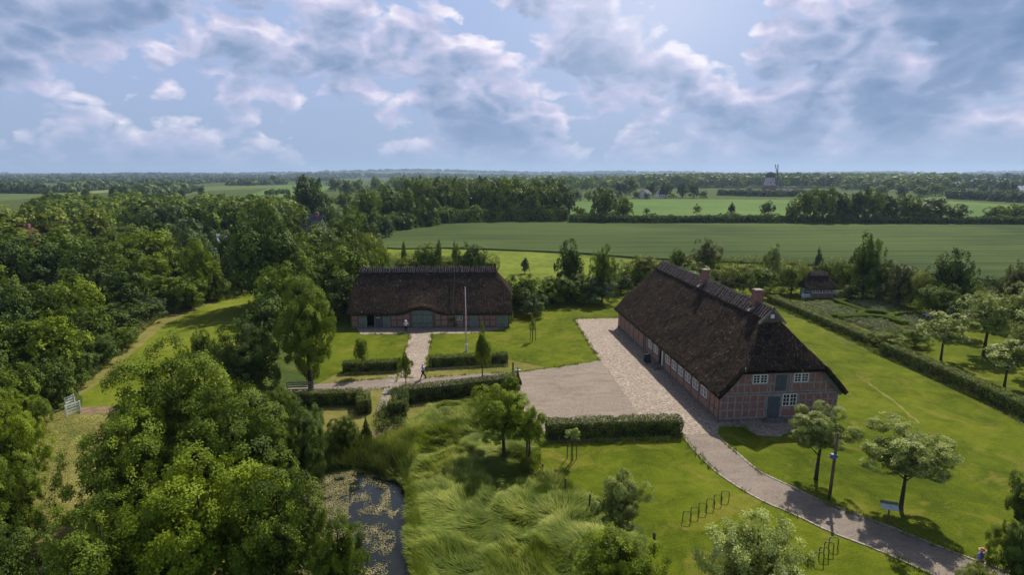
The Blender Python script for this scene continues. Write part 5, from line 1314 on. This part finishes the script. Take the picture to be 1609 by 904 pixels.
# saplings
T(569, 530, 589, 26, 'round', 'm', 'young round-headed street tree in front of the left clipped hedge', cb=.36, name='young_tree', lod='n')
T(638, 550, 606, 26, 'airy', 'b', 'young pointed tree at the corner where the lane meets the barn path', cb=.2, name='young_tree', lod='n')
T(758, 512, 592, 32, 'airy', 'b', 'young bright pointed tree in front of the right clipped hedge', cb=.16, name='young_tree', lod='n')
T(837, 494, 536, 12, 'airy', 'y', 'thin sapling inside the three stakes on the barn lawn', cb=.3, name='young_tree', lod='f')
T(900, 670, 724, 30, 'spread', 'a', 'small pale sapling inside three stakes below the yard hedge', cb=.55, name='young_tree', lod='m')
T(712, 493, 514.5, 15, 'dome', 'd', 'dark climbing shrub against the barn wall left of the small white window')
T(800, 480, 513, 14, 'dome', 'y', 'pale bush against the right corner of the barn')
# behind the barn and yard
bb = 'scrub and trees between the barn and the farmhouse'
T(825, 425, 488, 62, 'dome', 'm', 'broad bush directly right of the barn roof')
T(868, 430, 478, 60, 'dome', 'm', 'second rounded bush right of the barn, left of the dark pointed tree', group=bb)
T(836, 455, 497, 44, 'dome', 'u', 'low grey-green bush against the barn lawn', group=bb)
T(895, 372, 468, 52, 'column', 'd', 'dark pointed tree standing among the bushes right of the barn', cb=.0)
T(905, 428, 476, 60, 'dome', 'm', 'bush at the foot of the dark pointed tree')
T(946, 380, 474, 44, 'tall', 'm', 'narrow upright bright-edged tree left of the farmhouse roof')
T(935, 430, 475, 70, 'dome', 'u', 'wide bush under the narrow upright tree')
T(975, 428, 462, 40, 'dome', 'd', 'dark bush at the far end of the farmhouse')
T(1012, 395, 455, 58, 'round', 'y', 'light green tree just above the far end of the thatched ridge')
T(1062, 387, 440, 34, 'round', 'm', 'small round tree behind the farmhouse ridge, left of the first chimney')
T(1108, 375, 440, 52, 'round', 'o', 'brownish round tree behind the farmhouse, above the first chimney')
T(1092, 407, 445, 55, 'dome', 'a', 'pale grey bush behind the first chimney')
T(1150, 410, 462, 60, 'dome', 'y', 'light bush in the garden hedge right of the first chimney')
T(1185, 415, 466, 55, 'dome', 'm', 'green bush in the garden hedge left of the tall airy tree')
T(1128, 422, 462, 50, 'dome', 'y', 'low light bush behind the ridge between the chimneys')
T(1211, 378, 455, 42, 'airy', 'a', 'tall airy pale-trunked tree above the second chimney', bark=M_birch)
T(1243, 408, 462, 56, 'dome', 'y', 'bright bush between the airy tree and the pavilion')
T(1281, 387, 452, 16, 'airy', 'u', 'slim pale tree just left of the pavilion roof', bark=M_birch)
T(1302, 404, 460, 50, 'dome', 'm', 'round bush right behind the pavilion')
T(1355, 360, 468, 54, 'tall', 'm', 'tall dark column-shaped tree right of the pavilion', cb=.0)
T(1378, 405, 474, 46, 'dome', 'd', 'dark bush at the right foot of the column-shaped tree')
T(1412, 408, 482, 66, 'round', 'o', 'olive-coloured bushy tree between the two tall dark trees', cb=.0)
T(1443, 420, 488, 52, 'dome', 'y', 'light green bush left of the many-topped dark tree')
T(1488, 386, 492, 70, 'tall', 'd', 'many-topped dark tree in front of the wheat at the right', cb=.0)
T(1470, 440, 500, 66, 'dome', 'm', 'wide bush at the foot of the many-topped dark tree')
T(1515, 440, 497, 50, 'dome', 'm', 'bush at the right foot of the many-topped dark tree', )
T(1560, 432, 470, 44, 'dome', 'd', 'low dark thicket at the field corner at the right')
T(1335, 445, 472, 30, 'dome', 'd', 'small dark bush between the pavilion and the column-shaped tree')
T(1228, 452, 465, 16, 'airy', 'a', 'tiny pale sapling on the grass behind the second chimney', name='young_tree')
T(672, 378, 428, 52, 'round', 'm', 'round tree rising above the middle of the barn ridge', cb=0)
T(743, 380, 430, 54, 'round', 'd', 'dark round tree above the right end of the barn ridge', cb=0)
T(636, 374, 424, 15, 'cone', 'y', 'slim bright pointed tree above the left half of the barn ridge', name='young_tree')
T(690, 372, 428, 20, 'cone', 'y', 'slim bright tree right behind the round one above the barn ridge', name='young_tree')
T(716, 378, 432, 18, 'airy', 'y', 'pale thin tree between the two round trees above the barn ridge', name='young_tree')
T(632, 402, 430, 32, 'dome', 'y', 'yellow-green flowering bush above the left part of the barn ridge')
T(825, 402, 430, 20, 'cone', 'u', 'lone small pointed bush on the bright meadow right of the barn', name='young_tree')
T(585, 372, 405, 60, 'round', 'm', 'round tree at the left tip of the wheat field, behind the barn trees', cb=0)
T(602, 384, 462, 46, 'round', 'm', 'tree behind the left end of the barn ridge')
ORD = 'first second third fourth fifth sixth seventh eighth ninth tenth eleventh twelfth thirteenth fourteenth fifteenth sixteenth seventeenth eighteenth nineteenth twentieth'.split()
TONE = dict(m='mid-green', d='dark green', b='bright green', y='yellow-green', u='bluish green', o='olive', a='grey-green')
def relabel(items, fmt):
    for i, (cx, t) in enumerate(sorted(items, key=lambda q: q[0])): t['label'] = fmt.format(o=ORD[min(i, 19)], n=i)
# ------------------------------------------------------------------ the wood on the left
WOOD = {}; wd_ = 'broadleaf trees of the dense left wood'; wl = 'broadleaf tree in the dense wood that covers the left of the photo'
T(423, 314, 480, 128, 'round', 'd', 'largest dark tree left of the barn, standing above the wood', cb=.0)
T(484, 271, 352, 62, 'round', 'd', 'tall dark poplar-like clump on the skyline left of the big wood', cb=0)
T(500, 274, 350, 40, 'round', 'd', 'dark tree joined to the right side of the skyline clump', cb=0)
for (cx, tp, bs, wp, lm) in [(375, 375, 455, 50, 'd'), (462, 352, 470, 90, 'm'), (520, 384, 492, 108, 'm'), (562, 366, 482, 95, 'm'), (592, 362, 455, 66, 'y'), (500, 412, 500, 90, 'm'), (545, 425, 500, 80, 'd'), (500, 344, 430, 100, 'm'), (540, 334, 420, 84, 'm'), (445, 405, 500, 90, 'm'), (530, 360, 450, 60, 'm'),
      (20, 300, 400, 110, 'y'), (85, 305, 398, 90, 'y'), (154, 302, 395, 72, 'y'), (118, 330, 425, 100, 'm'), (60, 338, 440, 120, 'm'), (195, 338, 430, 110, 'm'), (250, 322, 418, 88, 'd'), (232, 330, 445, 120, 'b'), (285, 318, 400, 70, 'u'), (330, 292, 385, 88, 'm'), (372, 296, 382, 60, 'm'), (300, 300, 380, 60, 'u'), (262, 300, 378, 70, 'u'), (340, 338, 405, 50, 'u'),
      (312, 352, 440, 80, 'u'), (360, 340, 425, 60, 'd'), (225, 385, 475, 110, 'b'), (155, 370, 480, 120, 'd'), (95, 372, 462, 120, 'd'), (20, 366, 470, 110, 'd'), (290, 385, 462, 86, 'm'), (325, 368, 472, 62, 'b'), (185, 420, 505, 100, 'd'), (245, 430, 490, 80, 'm'), (300, 425, 485, 70, 'm'), (130, 430, 530, 90, 'b'), (75, 440, 540, 110, 'm'), (15, 440, 560, 100, 'd'), (345, 425, 470, 50, 'm'),
      (195, 470, 520, 84, 'd'), (140, 480, 550, 100, 'm'), (95, 490, 590, 110, 'b'), (35, 500, 600, 110, 'm'), (110, 520, 585, 84, 'm'), (80, 555, 640, 80, 'd'), (30, 570, 660, 90, 'm'), (10, 610, 700, 90, 'b'), (380, 408, 460, 40, 'm'), (0, 330, 420, 90, 'm'), (-30, 400, 520, 120, 'm'), (-40, 500, 640, 130, 'd'), (235, 460, 500, 56, 'u'), (300, 452, 483, 44, 'm'), (420, 300, 380, 60, 'm'), (390, 330, 400, 50, 'u'),
      (470, 318, 395, 60, 'm'), (515, 312, 390, 50, 'u'), (555, 316, 385, 56, 'm'), (440, 330, 400, 56, 'm'), (575, 345, 400, 60, 'd')]:
    t_ = T(cx, tp + (15 if tp < 345 and cx < 400 else 0), bs, wp, 'round', lm, wl, wd_, cb=0)
    row = 'hindmost row' if bs < 402 else 'back row' if bs < 435 else 'middle row' if bs < 480 else 'front row' if bs < 540 else 'nearest row'
    WOOD.setdefault((TONE[lm], row), []).append((cx, t_))
for (tn_, row), it in WOOD.items(): relabel(it, tn_ + ' tree in the ' + row + ' of the left wood, {o} such from the left')
SHR = []; sh = 'shrubs along the edge of the left wood'; shl = 'dense leafy shrub on the wood edge beside the mown track'
for (cx, tp, bs, wp, lm) in [(205, 515, 562, 60, 'm'), (170, 530, 590, 66, 'd'), (128, 560, 622, 70, 'm'), (240, 478, 520, 60, 'd'), (280, 462, 490, 50, 'm'), (325, 445, 474, 44, 'u'), (355, 440, 462, 40, 'm'), (95, 595, 655, 60, 'm'), (105, 600, 640, 54, 'd'), (60, 625, 700, 70, 'm'), (150, 560, 606, 50, 'd')]:
    SHR.append((bs - cx * .01, T(cx - 16, tp - 6, bs - 13, wp, 'dome', lm, shl, sh)))
relabel(SHR, 'leafy shrub on the wood edge beside the mown track, {o} counted from the far end')
T(30, 640, 780, 110, 'round', 'b', 'bright leafy tree at the left edge above the cut hay', cb=0)
T(20, 720, 880, 130, 'round', 'm', 'large leafy tree at the left edge below the bright one', cb=0)
T(15, 820, 1000, 170, 'round', 'd', 'dark tree in the bottom left corner of the photo', cb=0)
# ------------------------------------------------------------------ big wood behind the wheat
bw = 'tall trees of the big wood behind the wheat'; bwl = 'tall broadleaf tree of the big wood behind the wheat field'
rr = random.Random(12); BW1 = []; BW2 = []; RW = []
for i in range(19):
    cx = 662 + i * 12.6; BW1.append((cx, T(cx + rr.uniform(-3, 3), 280 + rr.uniform(-5, 6) + (6 if i > 14 else 0), 346 + rr.uniform(-2, 1.5), rr.uniform(36, 54), 'tall' if i % 3 else 'round', 'dmm'[i % 3], bwl, bw, cb=0)))
for i in range(15):
    cx = 640 + i * 17; BW2.append((cx, T(cx, 273 + rr.uniform(-2, 5), 333, rr.uniform(30, 42), 'round', 'mdm'[i % 3], bwl, bw, cb=0)))
relabel(BW1, 'tall tree on the near face of the wood behind the wheat, {o} from the left')
relabel(BW2, 'tree top in the second rank of the wood behind the wheat, {o} from the left')
BW3 = []
for (cx, tp, bs, wp, lm) in [(578, 290, 362, 52, 'm'), (600, 288, 358, 40, 'm'), (618, 296, 358, 50, 'd'), (640, 292, 358, 40, 'm'), (668, 302, 356, 50, 'm'), (585, 330, 372, 56, 'd'), (656, 328, 357, 24, 'b'), (676, 338, 356, 26, 'm'), (692, 326, 352, 30, 'm'), (606, 338, 374, 34, 'u'), (884, 300, 347, 26, 'd'), (870, 290, 347, 40, 'm'), (632, 330, 362, 40, 'd')]:
    BW3.append((cx, T(cx, tp, bs, wp, 'round', lm, bwl, bw, cb=0)))
relabel(BW3, 'rounded tree at the ends of the big wood behind the wheat, {o} from the left')
T(948, 288, 348, 60, 'round', 'd', 'big dark round tree in the hedge between the two fields', cb=0)
T(979, 304, 348, 38, 'round', 'b', 'bright green tree joined to the right of the big dark hedge tree', cb=0)
T(911, 322, 347, 22, 'round', 'm', 'small round bush in the hedge right of the big wood', cb=0)
T(1016, 326, 336, 12, 'dome', 'm', 'small bush standing above the hedge in the second field')
T(1095, 320, 340, 16, 'airy', 'y', 'pale open bush above the hedge in the second field')
T(1149, 317, 340, 18, 'cone', 'd', 'single small dark conifer above the hedge left of the windmill')
T(1204, 313, 345, 26, 'round', 'm', 'round tree in the hedge just below the windmill', cb=0)
rw = 'row of round trees behind the wheat at the right'; rwl = 'round-crowned tree in the row behind the wheat at the right'
for (cx, tp, wp, lm) in [(1245, 312, 34, 'm'), (1268, 291, 48, 'm'), (1292, 288, 50, 'm'), (1318, 297, 46, 'm'), (1348, 290, 40, 'd'), (1370, 290, 38, 'm'), (1395, 303, 44, 'd'), (1424, 300, 42, 'm'), (1465, 306, 70, 'd'), (1500, 318, 44, 'd'), (1565, 320, 42, 'm'), (1592, 318, 36, 'm'), (1615, 322, 40, 'd'), (1527, 338, 26, 'd'), (1335, 318, 30, 'm'), (1440, 318, 50, 'm')]:
    RW.append((cx, T(cx, tp, 350.5, wp, 'round', lm, rwl, rw, cb=0)))
relabel(RW, 'round-crowned tree in the row behind the right half of the wheat, {o} from the left')
# middle-distance clumps
MD = {}; md = 'middle-distance trees around the fields'; mdl = 'distant round tree among the fields below the skyline'
for (cx, tp, bs, wp, lm) in [(900, 274, 296, 26, 'd'), (930, 276, 294, 20, 'u'), (940, 275, 294, 26, 'u'), (865, 274, 288, 16, 'u'), (975, 280, 308, 30, 'u'), (990, 274, 306, 28, 'm'), (1023, 283, 310, 26, 'd'), (1046, 282, 311, 30, 'd'), (1072, 284, 311, 20, 'd'), (1090, 284, 311, 24, 'd'), (1000, 300, 312, 14, 'd'), (1016, 302, 313, 12, 'd'), (905, 296, 316, 24, 'm'), (926, 298, 316, 20, 'y'), (960, 296, 312, 24, 'm'), (945, 290, 310, 20, 'd'), (1105, 298, 311, 16, 'm'),
    (6, 275, 284, 12, 'd'), (17, 278, 284, 9, 'd'), (60, 277, 285, 18, 'd'), (76, 277, 285, 16, 'd'), (92, 276, 286, 14, 'd'), (119, 274, 284, 16, 'd'), (135, 276, 283, 8, 'u'), (38, 280, 285, 10, 'd'), (10, 285, 303, 34, 'd'), (32, 287, 303, 24, 'd'), (75, 296, 310, 14, 'd'), (115, 295, 312, 16, 'd'), (135, 294, 312, 16, 'd'), (122, 303, 318, 16, 'u'), (198, 293, 308, 20, 'd'), (222, 293, 304, 14, 'd'), (82, 303, 328, 30, 'm'), (235, 286, 300, 30, 'd'), (255, 284, 298, 26, 'd'), (288, 294, 312, 12, 'u'), (316, 290, 306, 16, 'm'), (128, 290, 295, 6, 'd'), (140, 289, 295, 8, 'd'),
    (430, 274, 290, 16, 'd'), (415, 280, 290, 20, 'u'), (400, 283, 291, 14, 'u'), (392, 283, 292, 10, 'd'), (590, 276, 300, 24, 'm'), (563, 279, 305, 26, 'm'), (545, 280, 308, 30, 'm'), (527, 278, 300, 30, 'd'), (605, 282, 310, 30, 'm'), (625, 278, 300, 24, 'm'), (575, 290, 320, 30, 'u'), (540, 298, 330, 36, 'm'), (510, 300, 335, 34, 'm'), (555, 312, 345, 30, 'u'), (490, 312, 350, 30, 'm'), (470, 325, 360, 34, 'u'), (520, 322, 360, 34, 'm'),
    (1395, 277, 301, 30, 'm'), (1420, 278, 302, 30, 'm'), (1360, 282, 300, 26, 'm'), (1440, 279, 304, 34, 'm'), (1470, 286, 308, 30, 'm'), (1418, 288, 310, 26, 'u'), (1480, 277, 300, 34, 'm'), (1460, 276, 298, 30, 'm'), (1510, 286, 304, 18, 'm'), (1545, 286, 305, 20, 'm'), (1575, 281, 306, 20, 'd'), (1590, 283, 307, 18, 'd'), (1560, 291, 306, 12, 'd'), (1385, 290, 306, 22, 'm'), (1448, 292, 310, 26, 'm'), (1330, 288, 300, 20, 'm'), (1176, 293, 305, 16, 'u'), (1250, 293, 305, 22, 'm'), (1192, 296, 306, 12, 'm'), (1225, 300, 309, 14, 'y'), (1500, 294, 310, 18, 'u')]:
    zone = 'between the left-hand fields' if cx < 380 else 'behind the left wood' if cx < 640 else 'beyond the second field, left of the windmill' if cx < 1200 else 'behind the right-hand row of trees'
    MD.setdefault((TONE[lm], zone), []).append((cx, T(cx, tp, bs, wp, 'round', lm, mdl, md, cb=0, lod='f')))
for (tn_, zone), it in MD.items(): relabel(it, 'distant ' + tn_ + ' tree ' + zone + ', {o} from the left')

# ------------------------------------------------------------------ far woods: masses of crowns nobody could count
def farwood(label, spots, seed, lm, leaf, nl=34):
    rng = np.random.default_rng(seed); P = []; Nn = []; tn = []; sz = []
    for (x, y, z, r, h) in spots:
        q = rng.normal(size=(nl, 3)); q /= np.linalg.norm(q, axis=1, keepdims=True); q[:, 2] = np.abs(q[:, 2]) * 1.0 - .15
        p = q * np.array([r, r, h * .62]) * rng.uniform(.82, 1.05, (nl, 1)) + np.array([x, y, z + h * .36])
        P.append(p); Nn.append(q + rng.normal(0, .35, q.shape)); tn.append(np.clip(rng.uniform(0, 1) * .6 + rng.uniform(0, .4, nl), 0, 1)); sz.append(np.full(nl, r * leaf))
    P = np.concatenate(P); Nn = np.concatenate(Nn)
    V, Q = leaf_quads(P, Nn, np.concatenate(sz), rng, .8)
    o = link(bpy.data.objects.new('far_wood', np_mesh('far_wood', V, Q, lm, np.repeat(np.concatenate(tn), 4)))); tag(o, label, None, None, 'stuff'); return o
rg = np.random.default_rng(77)
def scat(px0, px1, b0, b1, n, h, topfn=None):
    out = []
    for _ in range(n):
        px = rg.uniform(px0, px1); pb = rg.uniform(b0, b1); x, y = G(px, pb); z = hillz(x, y); hh = h * rg.uniform(.7, 1.2); out.append((x, y, z, hh * rg.uniform(.42, .7), hh))
    return out
farwood('pale green wood on the rising ground left of the windmill', scat(1000, 1340, 285.0, 296, 900, 18), 1, L_mid, .6, 44)
farwood('distant wood on the rise behind the right-hand trees', scat(1330, 1500, 286, 298, 420, 17), 2, L_mid, .75)
farwood('distant trees and copses at the right skyline', scat(1480, 1800, 287, 300, 260, 15), 3, L_blue, .75)
farwood('hedgerow trees beyond the big wood', scat(620, 1000, 286, 300, 320, 15), 4, L_mid, .75)
def along(segs, per, h, jy=.5):
    out = []
    for (x0, y0, x1, y1) in segs:
        n = max(2, int(math.hypot(x1 - x0, y1 - y0) * per))
        for k in range(n):
            t = (k + rg.uniform(-.4, .4)) / n; x, y = G(x0 + (x1 - x0) * t, y0 + (y1 - y0) * t + rg.uniform(-jy, jy)); hh = h * rg.uniform(.6, 1.4); out.append((x, y, hillz(x, y), hh * .7, hh))
    return out
farwood('hedge lines between the far left fields', along([(-60, 290, 110, 287), (0, 302.5, 70, 304), (90, 303, 180, 297), (178, 297, 262, 292), (262, 293, 330, 287.5), (330, 287, 520, 284.5), (110, 293, 260, 288), (190, 313, 300, 303), (-40, 286, 200, 284.5), (360, 292, 450, 290)], .8, 9) + along([(-60, 281.5, 560, 281), (-60, 283.5, 300, 283)], .5, 12), 5, L_blue, .75)
farwood('trees in the hollow behind the left wood', scat(60, 480, 330, 362, 230, 11), 6, L_mid, .26, 200)
farwood('low undergrowth between the trees of the left wood', scat(-80, 400, 400, 465, 230, 5), 7, L_dark, .18, 170)
# the long wooded ridges on the horizon
def ridge_wood(label, y0, x0, x1, n, hgt, seed, fn, lm=L_blue):
    sp = []
    for _ in range(n):
        x = rg.uniform(x0, x1); y = y0 + rg.uniform(-1, 1) * y0 * .08; z = fn(x) - 6 + rg.uniform(0, 6); sp.append((x, y, z, hgt * rg.uniform(.9, 2.0), hgt * rg.uniform(.8, 1.1)))
    return farwood(label, sp, seed, lm, .8, 16)
def hill(name, y0, x0, x1, dp_, fn):
    xs = np.linspace(x0, x1, 160); prof = [(-1, -12), (-.6, .45), (-.25, .85), (0, 1), (.4, .7), (1, -12)]
    V = [(x, y0 + a * dp_, (fn(x) * c if c > 0 else c)) for x in xs for (a, c) in prof]; k = len(prof)
    Q = [(i * k + j, (i + 1) * k + j, (i + 1) * k + j + 1, i * k + j + 1) for i in range(len(xs) - 1) for j in range(k - 1)]
    o = link(bpy.data.objects.new(name, np_mesh(name, np.array(V), np.array(Q), M_hill))); tag(o, kind='structure')
M_hill = grassmat('wooded_hill', (.022, .045, .014), (.04, .07, .018), (.09, .12, .03), big=.004, fine=.05)
def nprof(base, amp, sc, sd_, lo=6): return lambda x: max(lo, base + amp * noise.fractal(Vector((x / sc, sd_, 0)), 1, 2, 3))
h1 = nprof(7, 9, 600, 3.1, 2); h2 = nprof(20, 24, 1300, 7.7, 8)
h2b = lambda x: h2(x) + 30 * math.exp(-((x + 1350) / 900) ** 2) + 8 * math.exp(-((x - 2100) / 1200) ** 2)
hill('hills', 3400, -3600, 4300, 420, h1); ridge_wood('wooded crest of the nearer ridge on the horizon', 3300, -3400, 4200, 1500, 15, 21, h1)
hill('hills', 6400, -7000, 7800, 900, h2b); ridge_wood('wooded crest of the farthest blue ridge', 6200, -6600, 7600, 1300, 18, 22, h2b)
# ------------------------------------------------------------------ air
hzm = bpy.data.materials.new('haze_air'); hzm.use_nodes = True; N = NT(hzm.node_tree)
pv_ = N.n('ShaderNodeVolumePrincipled'); pv_.inputs['Density'].default_value = .00011; pv_.inputs['Color'].default_value = (.55, .74, 1.0, 1); pv_.inputs['Anisotropy'].default_value = .25
out = N.n('ShaderNodeOutputMaterial'); N.l(pv_.outputs[0], out.inputs['Volume'])
b = MB(); b.box(-9500, 9500, -200, 9500, -14, 135); hz_ = b.build('haze', hzm); tag(hz_, 'thin blue haze in the air', kind='stuff')
print('objects', len(bpy.data.objects), 'polys', sum(len(m.polygons) for m in bpy.data.meshes))
